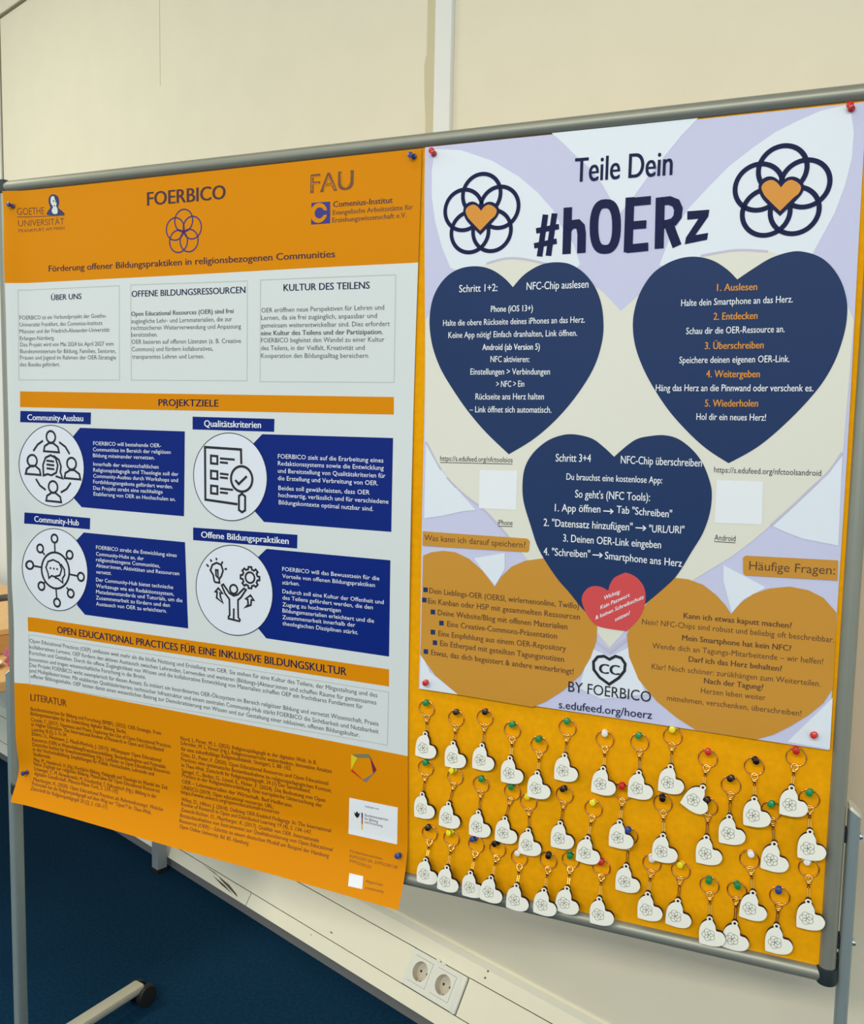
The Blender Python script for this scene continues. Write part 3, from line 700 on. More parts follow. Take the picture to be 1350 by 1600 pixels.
    ('r', 'expansion_icon', 3, 'ink_black', 106.1, -545.9, 10.82, 4.05),
    ('s', 'expansion_icon', 3, 'ink_black', 4.05, 1, 0, [(88.5, -572.6), (90.9, -563.3), (102.2, -557.0), (111.5, -557.0), (122.9, -563.9), (125.2, -573.8)]),
    ('s', 'expansion_icon', 3, 'ink_black', 4.05, 0, 0, [(84.2, -460.2), (70.9, -467.7), (60.0, -480.3)]),
    ('s', 'expansion_icon', 3, 'ink_black', 4.05, 0, 0, [(123.3, -461.7), (138.1, -470.1), (147.9, -483.4)]),
    ('s', 'expansion_icon', 3, 'ink_black', 4.05, 0, 0, [(64.7, -532.4), (73.7, -544.4), (88.1, -552.5)]),
    ('s', 'expansion_icon', 3, 'ink_black', 4.05, 0, 0, [(124.4, -555.5), (138.9, -548.3), (149.0, -536.3)]),
    ('s', 'expansion_icon', 3, 'ink_black', 4.05, 1, 0, [(83.4, -525.4), (82.7, -505.3), (89.3, -491.8), (102.2, -486.7), (113.9, -491.8), (118.6, -505.3), (114.7, -518.8), (103.0, -524.2), (93.2, -522.4)]),
    ('s', 'expansion_icon', 3, 'ink_black', 4.05, 0, 0, [(108.8, -487.3), (121.7, -494.8), (126.4, -506.8), (124.4, -517.3), (129.5, -529.3), (112.7, -525.4)]),
    ('s', 'expansion_icon', 3, 'ink_black', 4.05, 0, 0, [(91.2, -497.2), (110.0, -498.4)]),
    ('s', 'expansion_icon', 3, 'ink_black', 4.05, 0, 0, [(91.2, -504.4), (110.0, -505.6)]),
    ('s', 'expansion_icon', 3, 'ink_black', 4.05, 0, 0, [(91.2, -511.6), (110.0, -512.8)]),
    ('s', 'criteria_icon', 3, 'ink_black', 4.32, 0, 0, [(523.4, -488.9), (522.7, -464.2), (449.4, -462.1), (449.8, -552.6), (515.8, -557.3)]),
    ('s', 'criteria_icon', 3, 'ink_black', 4.05, 1, 0, [(461.6, -476.4), (474.8, -477.0), (474.8, -490.1), (461.6, -489.5)]),
    ('s', 'criteria_icon', 3, 'ink_black', 3.78, 0, 0, [(480.0, -480.5), (510.2, -481.7)]),
    ('s', 'criteria_icon', 3, 'ink_black', 3.78, 0, 0, [(480.0, -487.1), (496.3, -488.0)]),
    ('s', 'criteria_icon', 3, 'ink_black', 4.05, 1, 0, [(461.6, -502.3), (474.8, -502.9), (474.8, -516.0), (461.6, -515.4)]),
    ('s', 'criteria_icon', 3, 'ink_black', 3.78, 0, 0, [(480.0, -506.4), (497.7, -507.6)]),
    ('s', 'criteria_icon', 3, 'ink_black', 3.78, 0, 0, [(480.0, -513.0), (496.3, -513.9)]),
    ('s', 'criteria_icon', 3, 'ink_black', 4.05, 1, 0, [(461.6, -527.9), (474.8, -528.5), (474.8, -541.6), (461.6, -541.0)]),
    ('s', 'criteria_icon', 3, 'ink_black', 3.78, 0, 0, [(480.0, -532.0), (506.7, -533.2)]),
    ('s', 'criteria_icon', 3, 'ink_black', 3.78, 0, 0, [(480.0, -538.6), (496.3, -539.5)]),
    ('r', 'criteria_icon', 3, 'ink_black', 524.1, -513.9, 21.43, 4.32),
    ('s', 'criteria_icon', 3, 'ink_black', 4.32, 0, 0, [(511.3, -516.3), (518.2, -522.8), (534.5, -508.8)]),
    ('s', 'criteria_icon', 3, 'ink_black', 4.05, 1, 0, [(518.6, -543.1), (518.6, -566.9), (524.8, -570.4), (531.1, -566.9), (531.1, -543.1), (524.8, -538.9)]),
    ('s', 'criteria_icon', 3, 'ink_black', 4.05, 0, 0, [(524.1, -535.6), (524.1, -540.1)]),
    ('r', 'hub_icon', 3, 'ink_black', 108.4, -703.8, 34.26, 4.05),
    ('r', 'hub_icon', 3, 'ink_black', 106.8, -643.3, 7.65, 4.05),
    ('s', 'hub_icon', 3, 'ink_black', 3.51, 0, 0, [(107.0, -651.2), (107.6, -669.3)]),
    ('r', 'hub_icon', 3, 'ink_black', 70.8, -664.7, 7.65, 4.05),
    ('s', 'hub_icon', 3, 'ink_black', 3.51, 0, 0, [(76.2, -671.0), (82.1, -676.0)]),
    ('r', 'hub_icon', 3, 'ink_black', 143.6, -671.4, 7.65, 4.05),
    ('s', 'hub_icon', 3, 'ink_black', 3.51, 0, 0, [(138.3, -677.8), (133.9, -681.5)]),
    ('r', 'hub_icon', 3, 'ink_black', 46.6, -698.0, 7.65, 4.05),
    ('s', 'hub_icon', 3, 'ink_black', 3.51, 0, 0, [(55.4, -699.0), (73.2, -700.5)]),
    ('r', 'hub_icon', 3, 'ink_black', 171.0, -710.6, 7.65, 4.05),
    ('s', 'hub_icon', 3, 'ink_black', 3.51, 0, 0, [(162.2, -709.6), (143.6, -708.1)]),
    ('r', 'hub_icon', 3, 'ink_black', 73.2, -736.6, 7.65, 4.05),
    ('s', 'hub_icon', 3, 'ink_black', 3.51, 0, 0, [(79.0, -730.5), (84.1, -726.8)]),
    ('r', 'hub_icon', 3, 'ink_black', 145.6, -744.2, 7.65, 4.05),
    ('s', 'hub_icon', 3, 'ink_black', 3.51, 0, 0, [(140.4, -737.7), (135.5, -733.5)]),
    ('r', 'hub_icon', 3, 'ink_black', 111.2, -765.0, 7.65, 4.05),
    ('s', 'hub_icon', 3, 'ink_black', 3.51, 0, 0, [(110.8, -757.1), (109.6, -739.0)]),
    ('s', 'hub_icon', 3, 'ink_black', 3.51, 1, 0, [(92.2, -719.7), (90.2, -710.6), (85.0, -699.9), (90.2, -688.2), (103.1, -683.9), (117.7, -688.2), (124.2, -699.9), (119.3, -712.1), (106.4, -715.8), (99.1, -714.5)]),
    ('s', 'hub_icon', 3, 'ink_black', 3.51, 0, 0, [(121.7, -690.1), (130.6, -699.9), (131.4, -710.6), (125.8, -717.6), (126.6, -725.9), (114.5, -718.8), (106.4, -717.6)]),
    ('r', 'hub_icon', 3, 'ink_black', 96.3, -700.2, 0.76, 2.7),
    ('r', 'hub_icon', 3, 'ink_black', 104.8, -700.5, 0.76, 2.7),
    ('r', 'hub_icon', 3, 'ink_black', 112.8, -700.8, 0.76, 2.7),
    ('s', 'practices_icon', 3, 'ink_black', 3.51, 1, 0, [(467.7, -692.1), (465.9, -683.0), (460.0, -675.3), (464.2, -665.3), (472.9, -661.0), (482.4, -664.1), (486.2, -673.8), (482.7, -683.6), (478.2, -689.0), (478.9, -695.7), (469.4, -695.1)]),
    ('s', 'practices_icon', 3, 'ink_black', 3.51, 1, 0, [(471.9, -683.6), (471.2, -673.8), (475.4, -673.8), (476.1, -687.5)]),
    ('s', 'practices_icon', 3, 'ink_black', 3.51, 0, 0, [(452.0, -665.3), (456.5, -669.3)]),
    ('s', 'practices_icon', 3, 'ink_black', 3.51, 0, 0, [(460.0, -656.2), (462.8, -660.1)]),
    ('s', 'practices_icon', 3, 'ink_black', 3.51, 0, 0, [(472.2, -652.5), (472.9, -656.8)]),
    ('s', 'practices_icon', 3, 'ink_black', 3.51, 0, 0, [(485.8, -658.0), (482.7, -662.3)]),
    ('s', 'practices_icon', 3, 'ink_black', 3.51, 0, 0, [(494.2, -669.6), (489.3, -671.4)]),
    ('s', 'practices_icon', 3, 'ink_black', 3.51, 1, 0, [(555.9, -677.9), (560.0, -678.5), (560.0, -684.4), (555.9, -684.9), (554.1, -689.1), (556.6, -692.3), (552.3, -696.5), (549.0, -694.0), (544.7, -695.7), (544.1, -699.7), (538.0, -699.7), (537.4, -695.7), (533.1, -694.0), (529.8, -696.5), (525.4, -692.3), (528.0, -689.1), (526.2, -684.9), (522.0, -684.4), (522.0, -678.5), (526.2, -677.9), (528.0, -673.8), (525.4, -670.6), (529.8, -666.4), (533.1, -668.9), (537.4, -667.2), (538.0, -663.1), (544.1, -663.1), (544.7, -667.2), (549.0, -668.9), (552.3, -666.4), (556.6, -670.6), (554.1, -673.8)]),
    ('r', 'practices_icon', 3, 'ink_black', 541.0, -681.4, 9.13, 3.51),
    ('r', 'practices_icon', 3, 'ink_black', 507.9, -704.3, 7.61, 3.51),
    ('s', 'practices_icon', 3, 'ink_black', 3.51, 1, 0, [(483.4, -699.7), (486.9, -697.6), (499.1, -711.9), (507.9, -715.8), (516.6, -712.8), (528.8, -701.2), (533.0, -703.1), (522.9, -717.1), (516.6, -722.5), (517.3, -752.4), (520.8, -756.6), (519.4, -759.1), (497.4, -756.6), (497.4, -753.0), (499.8, -750.5), (499.1, -722.5), (490.4, -713.4)]),
    ('s', 'practices_icon', 3, 'ink_black', 3.51, 0, 0, [(508.2, -737.8), (507.9, -758.5)]),
    ('s', 'practices_icon', 3, 'ink_black', 3.51, 1, 0, [(485.8, -730.1), (472.9, -722.5), (474.0, -711.9), (469.8, -711.9), (476.4, -705.2), (485.1, -713.4), (479.9, -713.4), (481.0, -721.0)]),
    ('s', 'practices_icon', 3, 'ink_black', 3.51, 1, 0, [(529.9, -734.7), (537.5, -728.6), (536.5, -719.5), (532.3, -718.6), (542.1, -711.9), (548.7, -719.5), (543.8, -719.5), (542.8, -728.6)]),
]
RIGHT_PRINT = [
    ('p', 'background_print', 1, 'pale_white', 0, [(867.4, -7.1), (908.3, -12.5), (956.4, -31.4), (998.5, -57.6), (1027.0, -82.1), (1050.4, -107.8), (1061.0, -127.1), (1081.7, -156.8), (1092.6, -185.7), (1068.6, -208.8), (952.7, -204.0), (895.5, -181.7), (881.3, -151.0), (869.6, -112.9), (863.4, -75.1), (862.6, -37.8)]),
    ('p', 'background_print', 1, 'pale_white', 0, [(1045.0, -1.6), (1062.2, -17.2), (1077.4, -32.5), (1102.4, -55.6), (1119.7, -77.8), (1132.8, -99.6), (1145.4, -120.4), (1163.9, -98.5), (1181.1, -74.8), (1207.1, -43.3), (1224.5, -22.7), (1245.3, -2.1)]),
    ('p', 'background_print', 1, 'pale_white', 0, [(1429.9, -5.3), (1396.4, -9.4), (1366.8, -20.1), (1342.7, -30.4), (1316.7, -47.1), (1287.7, -68.3), (1261.0, -94.8), (1237.5, -119.8), (1216.8, -152.2), (1202.6, -192.5), (1262.5, -208.3), (1343.3, -203.7), (1396.6, -186.8), (1405.4, -168.0), (1419.9, -137.0), (1429.8, -103.7), (1435.5, -71.0), (1435.9, -39.8), (1431.5, -16.3)]),
    ('p', 'background_print', 2, 'cream_print', 0, [(1152.5, -252.7), (1127.2, -226.2), (1091.6, -202.6), (1049.0, -184.5), (1010.7, -174.6), (981.5, -172.2), (952.1, -178.1), (912.2, -197.7), (881.8, -224.8), (856.2, -257.5), (859.0, -442.4), (888.0, -485.8), (920.5, -516.7), (962.8, -545.7), (1004.5, -586.6), (1055.4, -640.5), (1104.7, -679.1), (1156.2, -732.7), (1197.1, -679.6), (1248.4, -638.1), (1281.8, -613.7), (1317.5, -586.9), (1343.5, -563.1), (1364.3, -541.8), (1391.4, -512.8), (1412.0, -488.9), (1431.5, -467.1), (1446.8, -441.6), (1448.4, -353.7), (1449.6, -272.8), (1441.9, -256.5), (1421.4, -223.5), (1381.7, -193.3), (1342.1, -181.4), (1302.0, -177.6), (1261.3, -182.9), (1220.0, -199.6), (1178.1, -230.7)]),
    ('s', 'background_print', 3, 'lilac_line', 3.2, 0, 1, [(952.1, -178.1), (981.5, -172.2), (1010.7, -174.6), (1049.0, -184.5)]),
    ('s', 'background_print', 3, 'lilac_line', 3.2, 0, 1, [(1257.2, -182.7), (1302.0, -177.6), (1342.1, -181.4)]),
    ('s', 'background_print', 3, 'lilac_line', 3.2, 0, 1, [(861.1, -442.3), (888.0, -485.8), (920.5, -516.7), (962.8, -545.7), (1004.5, -586.6)]),
    ('s', 'background_print', 3, 'lilac_line', 3.2, 0, 1, [(1446.0, -441.7), (1431.5, -467.1), (1412.0, -488.9), (1391.4, -512.8), (1364.3, -541.8)]),
    ('s', 'background_print', 3, 'lilac_line', 4.5, 0, 0, [(1132.6, -723.9), (1156.5, -738.3), (1180.4, -716.8)]),
    ('p', 'background_print', 3, 'pale_white', 0, [(860.8, -446.3), (881.0, -478.1), (909.3, -507.4), (945.6, -543.7), (924.1, -546.9), (891.5, -555.6), (860.9, -561.4)]),
    ('p', 'background_print', 3, 'pale_white', 0, [(945.3, -617.2), (994.0, -605.7), (994.7, -629.9), (979.9, -656.6), (959.9, -635.7)]),
    ('p', 'background_print', 3, 'pale_white', 0, [(1366.7, -542.5), (1391.5, -515.4), (1431.7, -469.6), (1446.3, -445.8), (1448.5, -563.3), (1404.8, -557.0), (1382.7, -549.3)]),
    ('p', 'background_print', 3, 'pale_white', 0, [(1306.8, -600.1), (1363.0, -626.3), (1335.3, -645.2), (1320.9, -664.7), (1307.9, -622.2)]),
    ('p', 'background_print', 3, 'pale_white', 0, [(1127.4, -735.9), (1156.8, -745.8), (1185.4, -727.5), (1201.2, -774.1), (1211.2, -794.2), (1147.5, -809.4), (1113.9, -797.6)]),
    ('p', 'background_print', 3, 'pale_white', 0, [(860.3, -772.4), (876.6, -803.1), (924.9, -832.5), (859.8, -832.0)]),
    ('p', 'background_print', 3, 'pale_white', 0, [(1453.3, -766.0), (1400.9, -833.9), (1453.7, -836.2)]),
    ('p', 'storage_heart', 4, 'gold_print', 0, [(860.6, -619.6), (874.9, -613.2), (894.5, -609.6), (914.7, -610.3), (937.0, -618.8), (959.9, -635.7), (979.6, -658.6), (990.0, -641.1), (1005.7, -625.2), (1026.2, -614.9), (1055.1, -608.9), (1083.5, -614.4), (1112.5, -631.0), (1132.5, -667.0), (1136.9, -704.4), (1136.4, -724.4), (1128.7, -751.0), (1114.7, -778.1), (1090.2, -804.3), (1064.6, -824.5), (1044.2, -835.7), (924.9, -832.5), (885.5, -806.8), (859.3, -777.3)]),
    ('p', 'questions_heart', 4, 'gold_print', 0, [(1243.4, -622.8), (1261.3, -623.4), (1281.4, -629.5), (1299.2, -642.1), (1311.9, -655.1), (1320.3, -667.2), (1331.0, -650.7), (1347.0, -636.5), (1367.7, -627.0), (1392.9, -622.2), (1415.9, -625.1), (1434.4, -633.5), (1451.4, -651.8), (1452.9, -753.2), (1442.4, -774.8), (1425.3, -793.3), (1403.2, -812.0), (1383.0, -826.5), (1361.0, -836.6), (1281.3, -835.1), (1255.3, -821.9), (1226.3, -802.0), (1199.0, -773.5), (1184.3, -742.6), (1179.8, -710.9), (1185.1, -696.6), (1204.6, -665.0), (1222.0, -635.8)]),
    ('p', 'reading_heart', 4, 'navy_print', 2, [(994.0, -213.7), (982.3, -201.8), (966.7, -190.4), (951.1, -183.8), (934.2, -181.1), (914.6, -182.6), (896.1, -189.8), (880.3, -203.8), (868.5, -224.2), (863.4, -248.8), (863.9, -273.6), (869.8, -301.2), (882.7, -331.3), (902.5, -361.3), (927.5, -393.5), (957.7, -425.4), (995.4, -457.7), (1030.4, -436.0), (1059.5, -411.2), (1085.4, -382.2), (1108.2, -349.0), (1121.4, -321.0), (1128.5, -290.8), (1128.7, -265.4), (1124.2, -239.9), (1113.8, -216.5), (1097.7, -197.4), (1078.1, -185.0), (1058.7, -181.3), (1039.2, -182.7), (1022.1, -189.4), (1007.4, -199.3)]),
    ('p', 'steps_heart', 4, 'navy_print', 2, [(1305.6, -215.9), (1292.0, -202.2), (1273.5, -189.8), (1252.7, -183.7), (1232.0, -184.2), (1211.4, -191.4), (1193.1, -204.7), (1178.5, -227.9), (1171.2, -254.0), (1170.5, -278.1), (1175.7, -304.7), (1187.8, -333.9), (1204.7, -362.9), (1227.5, -394.1), (1257.1, -424.9), (1281.1, -444.6), (1306.6, -460.3), (1331.0, -445.5), (1350.2, -430.9), (1373.0, -408.4), (1397.3, -380.5), (1416.8, -353.1), (1429.8, -326.2), (1437.5, -299.6), (1441.2, -275.3), (1440.4, -251.0), (1433.3, -226.5), (1420.9, -206.1), (1405.6, -192.1), (1386.4, -184.4), (1369.5, -183.5), (1346.3, -190.1), (1325.2, -202.6)]),
    ('p', 'overwriting_heart', 5, 'navy_print', 2, [(1151.7, -456.5), (1135.9, -442.7), (1118.7, -431.3), (1094.5, -426.1), (1074.8, -427.7), (1053.2, -436.6), (1033.5, -453.9), (1021.5, -475.0), (1018.2, -499.8), (1020.9, -527.2), (1032.4, -560.8), (1046.8, -597.1), (1072.6, -634.3), (1094.4, -657.2), (1118.0, -682.6), (1138.1, -694.8), (1155.1, -701.6), (1179.3, -687.0), (1204.5, -663.2), (1231.7, -635.9), (1247.0, -616.9), (1264.4, -583.6), (1277.4, -558.2), (1285.3, -530.7), (1287.0, -504.2), (1283.1, -485.0), (1272.9, -461.7), (1257.9, -442.9), (1238.5, -428.9), (1219.3, -424.4), (1200.2, -426.1), (1183.5, -430.2), (1169.2, -440.0)]),
    ('p', 'warning_heart', 6, 'red_print', 2, [(1151.0, -649.1), (1139.7, -644.3), (1127.0, -644.9), (1117.6, -652.0), (1112.9, -663.8), (1115.9, -676.1), (1123.9, -690.6), (1134.3, -700.9), (1149.3, -704.4), (1179.1, -705.7), (1192.7, -690.3), (1201.2, -673.6), (1204.1, -654.7), (1200.8, -638.9), (1190.2, -626.6), (1176.7, -621.2), (1170.7, -622.6), (1158.8, -629.8), (1153.0, -640.1)]),
    ('t', 'warning_heart', 7, 'print_white', 'Wichtig:', 1145.3, -663.3, 1168.1, -651.3, 5.8, 1),
    ('t', 'warning_heart', 7, 'print_white', 'Kein Passwort', 1140.9, -677.6, 1181.6, -655.1, 5.82, 1),
    ('t', 'warning_heart', 7, 'print_white', '& keinen Schreibschutz', 1134.1, -693.4, 1201.5, -656.0, 5.85, 1),
    ('t', 'warning_heart', 7, 'print_white', 'setzen!', 1162.4, -693.1, 1182.7, -681.0, 5.8, 1),
    ('p', 'storage_banner', 5, 'gold_print', 0, [(859.2, -581.5), (1028.1, -581.5), (1032.2, -585.0), (1031.4, -599.1), (1028.8, -601.9), (859.2, -604.1)]),
    ('t', 'storage_banner', 6, 'ink_umber', 'Was kann ich darauf speichern?', 862.2, -595.4, 1026.0, -595.7, 9.02, 0),
    ('p', 'questions_banner', 5, 'gold_print', 0, [(1331.5, -588.2), (1334.8, -584.7), (1449.3, -582.5), (1450.1, -609.2), (1336.1, -611.9), (1333.0, -609.1)]),
    ('t', 'questions_banner', 6, 'ink_umber', 'Häufige Fragen:', 1340.1, -603.5, 1446.4, -601.6, 11.8, 0),
    ('r', 'ring_heart_logo', 4, 'ink_navy', 942.5, -78.6, 29.17, 5.8),
    ('r', 'ring_heart_logo', 4, 'ink_navy', 914.8, -98.8, 29.17, 5.8),
    ('r', 'ring_heart_logo', 4, 'ink_navy', 925.4, -131.4, 29.17, 5.8),
    ('r', 'ring_heart_logo', 4, 'ink_navy', 959.6, -131.4, 29.17, 5.8),
    ('r', 'ring_heart_logo', 4, 'ink_navy', 970.2, -98.8, 29.17, 5.8),
    ('r', 'ring_heart_logo_b', 4, 'ink_navy', 1354.3, -77.9, 29.4, 6.2),
    ('r', 'ring_heart_logo_b', 4, 'ink_navy', 1326.3, -98.2, 29.4, 6.2),
    ('r', 'ring_heart_logo_b', 4, 'ink_navy', 1337.0, -131.1, 29.4, 6.2),
    ('r', 'ring_heart_logo_b', 4, 'ink_navy', 1371.6, -131.1, 29.4, 6.2),
    ('r', 'ring_heart_logo_b', 4, 'ink_navy', 1382.3, -98.2, 29.4, 6.2),
    ('p', 'ring_heart_logo', 5, 'ink_navy', 2, [(942.3, -96.8), (935.5, -90.3), (927.5, -87.7), (919.5, -90.3), (914.8, -97.4), (915.8, -106.0), (921.4, -116.2), (941.9, -136.4), (961.2, -118.8), (968.9, -109.5), (970.0, -101.1), (964.6, -93.5), (956.6, -90.0), (948.8, -91.2)]),
    ('p', 'ring_heart_logo', 6, 'gold_bright', 2, [(942.4, -102.2), (937.0, -95.7), (930.2, -92.3), (922.3, -94.7), (918.4, -100.1), (920.7, -107.6), (925.4, -114.0), (941.7, -130.5), (957.2, -116.1), (964.2, -110.4), (966.6, -103.3), (962.0, -97.5), (954.1, -94.0), (947.6, -96.5)]),
    ('p', 'ring_heart_logo_b', 5, 'ink_navy', 2, [(1353.5, -95.3), (1346.5, -88.3), (1338.5, -85.6), (1330.6, -88.3), (1326.2, -95.7), (1327.5, -104.8), (1333.4, -115.6), (1354.4, -137.0), (1373.0, -118.6), (1380.3, -108.9), (1381.1, -100.1), (1375.5, -92.0), (1367.5, -88.3), (1359.7, -89.4)]),
    ('p', 'ring_heart_logo_b', 6, 'gold_bright', 2, [(1353.8, -101.0), (1348.2, -94.1), (1341.4, -90.5), (1333.5, -92.9), (1329.8, -98.6), (1332.4, -106.5), (1337.3, -113.3), (1354.1, -130.8), (1369.0, -115.7), (1375.7, -109.9), (1377.8, -102.4), (1373.1, -96.2), (1365.1, -92.4), (1358.7, -95.0)]),
    ('t', 'heading', 4, 'ink_navy', 'Teile Dein', 1080.7, -71.9, 1214.4, -73.1, 32.41, 0.8),
    ('s', 'title', 4, 'ink_navy', 8.4, 0, 0, [(1039.8, -113.7), (1032.8, -171.9)]),
    ('s', 'title', 4, 'ink_navy', 8.4, 0, 0, [(1053.0, -112.9), (1045.9, -171.6)]),
    ('s', 'title', 4, 'ink_navy', 7.6, 0, 0, [(1026.6, -135.6), (1060.1, -131.6)]),
    ('s', 'title', 4, 'ink_navy', 7.6, 0, 0, [(1024.2, -156.5), (1057.5, -151.7)]),
    ('s', 'title', 4, 'ink_navy', 12.2, 0, 0, [(1072.1, -106.0), (1072.3, -170.5)]),
    ('s', 'title', 4, 'ink_navy', 12.2, 0, 0, [(1071.8, -142.3), (1073.5, -134.1), (1079.5, -129.8), (1086.9, -129.5), (1091.4, -134.1), (1093.2, -143.6), (1093.7, -170.2)]),
    ('s', 'title', 4, 'ink_navy', 12.2, 1, 0, [(1142.0, -135.9), (1142.1, -143.6), (1141.7, -149.6), (1140.8, -154.8), (1139.5, -159.1), (1137.6, -162.6), (1135.3, -165.1), (1132.3, -166.7), (1127.5, -167.1), (1122.6, -166.5), (1119.5, -165.0), (1116.9, -162.5), (1114.8, -159.1), (1113.1, -154.7), (1111.8, -149.6), (1110.9, -143.5), (1110.4, -135.7), (1110.3, -127.9), (1110.8, -121.8), (1111.7, -116.7), (1113.1, -112.3), (1114.9, -108.9), (1117.2, -106.4), (1120.2, -104.9), (1125.1, -104.6), (1130.0, -105.3), (1133.0, -106.8), (1135.6, -109.3), (1137.6, -112.7), (1139.3, -117.0), (1140.6, -122.1), (1141.5, -128.1)]),
    ('s', 'title', 4, 'ink_navy', 12.2, 0, 0, [(1159.1, -98.5), (1159.4, -172.4)]),
    ('s', 'title', 4, 'ink_navy', 11.4, 0, 0, [(1155.4, -105.1), (1187.6, -104.5)]),
    ('s', 'title', 4, 'ink_navy', 11, 0, 0, [(1156.7, -136.7), (1182.9, -136.3)]),
    ('s', 'title', 4, 'ink_navy', 11.4, 0, 0, [(1157.0, -168.0), (1186.8, -166.6)]),
    ('s', 'title', 4, 'ink_navy', 12.2, 0, 0, [(1200.2, -101.7), (1201.6, -170.0)]),
    ('s', 'title', 4, 'ink_navy', 11.2, 0, 0, [(1198.9, -107.2), (1212.5, -106.7), (1221.2, -110.7), (1225.0, -118.8), (1224.3, -128.9), (1219.4, -135.4), (1211.6, -137.6), (1201.3, -138.1)]),
    ('s', 'title', 4, 'ink_navy', 12.4, 0, 0, [(1212.7, -137.2), (1225.4, -168.1)]),
    ('p', 'title', 4, 'ink_navy', 0, [(1236.8, -122.8), (1265.4, -122.6), (1264.5, -131.4), (1248.8, -154.8), (1265.3, -152.9), (1264.4, -161.8), (1235.5, -166.2), (1236.6, -157.5), (1251.8, -133.5), (1237.3, -133.9)]),
    ('t', 'reading_heart', 6, 'print_white', 'Schritt 1+2:', 910.5, -218.3, 970.4, -218.6, 10.61, 0.5),
    ('t', 'reading_heart', 6, 'print_white', 'NFC-Chip auslesen', 1015.0, -218.6, 1105.6, -219.0, 10.77, 0.5),
    ('t', 'reading_heart', 6, 'print_white', 'Phone (iOS 13+)', 961.2, -248.6, 1025.2, -249.2, 8.85, 1),
    ('t', 'reading_heart', 6, 'print_white', 'Halte die obere Rückseite deines iPhones an das Herz.', 885.5, -267.2, 1102.2, -267.5, 8.87, 0.5),
    ('t', 'reading_heart', 6, 'print_white', 'Keine App nötig! Einfach dranhalten, Link öffnen.', 894.5, -285.4, 1091.9, -286.0, 8.87, 0.5),
    ('t', 'reading_heart', 6, 'print_white', 'Android (ab Version 5)', 949.3, -304.2, 1037.5, -304.7, 8.95, 1),
    ('t', 'reading_heart', 6, 'print_white', 'NFC aktivieren:', 962.4, -321.9, 1022.5, -322.5, 8.95, 0.5),
    ('t', 'reading_heart', 6, 'print_white', 'Einstellungen > Verbindungen', 931.3, -340.2, 1053.9, -340.6, 9.05, 0.5),
    ('t', 'reading_heart', 6, 'print_white', '> NFC > Ein', 972.6, -358.7, 1015.7, -358.1, 8.97, 0.5),
    ('t', 'reading_heart', 6, 'print_white', 'Rückseite ans Herz halten', 940.4, -377.3, 1046.2, -376.5, 9.07, 0.5),
    ('t', 'reading_heart', 6, 'print_white', '– Link öffnet sich automatisch.', 931.6, -396.5, 1058.1, -395.6, 9.11, 0.5),
    ('t', 'steps_heart', 6, 'gold_bright', '1. Auslesen', 1280.4, -230.1, 1331.1, -230.8, 9.3, 1),
    ('t', 'steps_heart', 6, 'print_white', 'Halte dein Smartphone an das Herz.', 1234.5, -248.8, 1375.8, -248.3, 8.86, 0.5),
    ('t', 'steps_heart', 6, 'gold_bright', '2. Entdecken', 1277.7, -268.3, 1333.4, -268.4, 9.36, 1),
    ('t', 'steps_heart', 6, 'print_white', 'Schau dir die OER-Ressource an.', 1242.8, -286.7, 1368.0, -286.5, 8.88, 0.5),
    ('t', 'steps_heart', 6, 'gold_bright', '3. Überschreiben', 1268.4, -307.2, 1343.1, -307.1, 9.44, 1),
    ('t', 'steps_heart', 6, 'print_white', 'Speichere deinen eigenen OER-Link.', 1235.5, -325.8, 1376.1, -325.3, 8.95, 0.5),
    ('t', 'steps_heart', 6, 'gold_bright', '4. Weitergeben', 1271.8, -344.9, 1340.3, -345.1, 9.48, 1),
    ('t', 'steps_heart', 6, 'print_white', 'Häng das Herz an die Pinnwand oder verschenk es.', 1205.5, -363.7, 1406.9, -363.3, 9.08, 0.5),
    ('t', 'steps_heart', 6, 'gold_bright', '5. Wiederholen', 1272.1, -384.5, 1340.1, -383.8, 9.53, 1),
    ('t', 'steps_heart', 6, 'print_white', 'Hol dir ein neues Herz!', 1261.8, -402.5, 1350.9, -402.3, 8.97, 0.5),
    ('t', 'overwriting_heart', 7, 'print_white', 'Schritt 3+4', 1067.3, -466.0, 1118.8, -465.1, 11.16, 0.5),
    ('t', 'overwriting_heart', 7, 'print_white', 'NFC-Chip überschreiben', 1161.5, -465.5, 1271.8, -466.4, 10.86, 0.5),
    ('t', 'overwriting_heart', 7, 'print_white', 'Du brauchst eine kostenlose App:', 1084.2, -491.8, 1219.9, -491.6, 9.28, 0.5),
    ('t', 'overwriting_heart', 7, 'print_white', "So geht's (NFC Tools):", 1097.9, -517.0, 1204.2, -516.9, 11.13, 0.5),
    ('t', 'overwriting_heart', 7, 'print_white', '3. Deinen OER-Link eingeben', 1082.6, -582.2, 1222.3, -582.8, 10.81, 0.5),
    ('t', 'overwriting_heart', 7, 'print_white', '1. App öffnen', 1068.7, -538.6, 1135.3, -537.0, 10.79, 0.5),
    ('t', 'overwriting_heart', 7, 'print_white', 'Tab "Schreiben"', 1158.5, -536.2, 1235.2, -538.7, 10.51, 0.5),
    ('t', 'overwriting_heart', 7, 'print_white', '2. "Datensatz hinzufügen"', 1052.5, -561.1, 1181.7, -560.2, 10.87, 0.5),
    ('t', 'overwriting_heart', 7, 'print_white', '"URL/URI"', 1204.9, -561.0, 1252.7, -559.8, 10.41, 0.5),
    ('t', 'overwriting_heart', 7, 'print_white', '4. "Schreiben"', 1053.9, -604.1, 1122.9, -603.3, 10.94, 0.5),
    ('t', 'overwriting_heart', 7, 'print_white', 'Smartphone ans Herz', 1144.5, -603.4, 1251.8, -606.7, 10.66, 0.5),
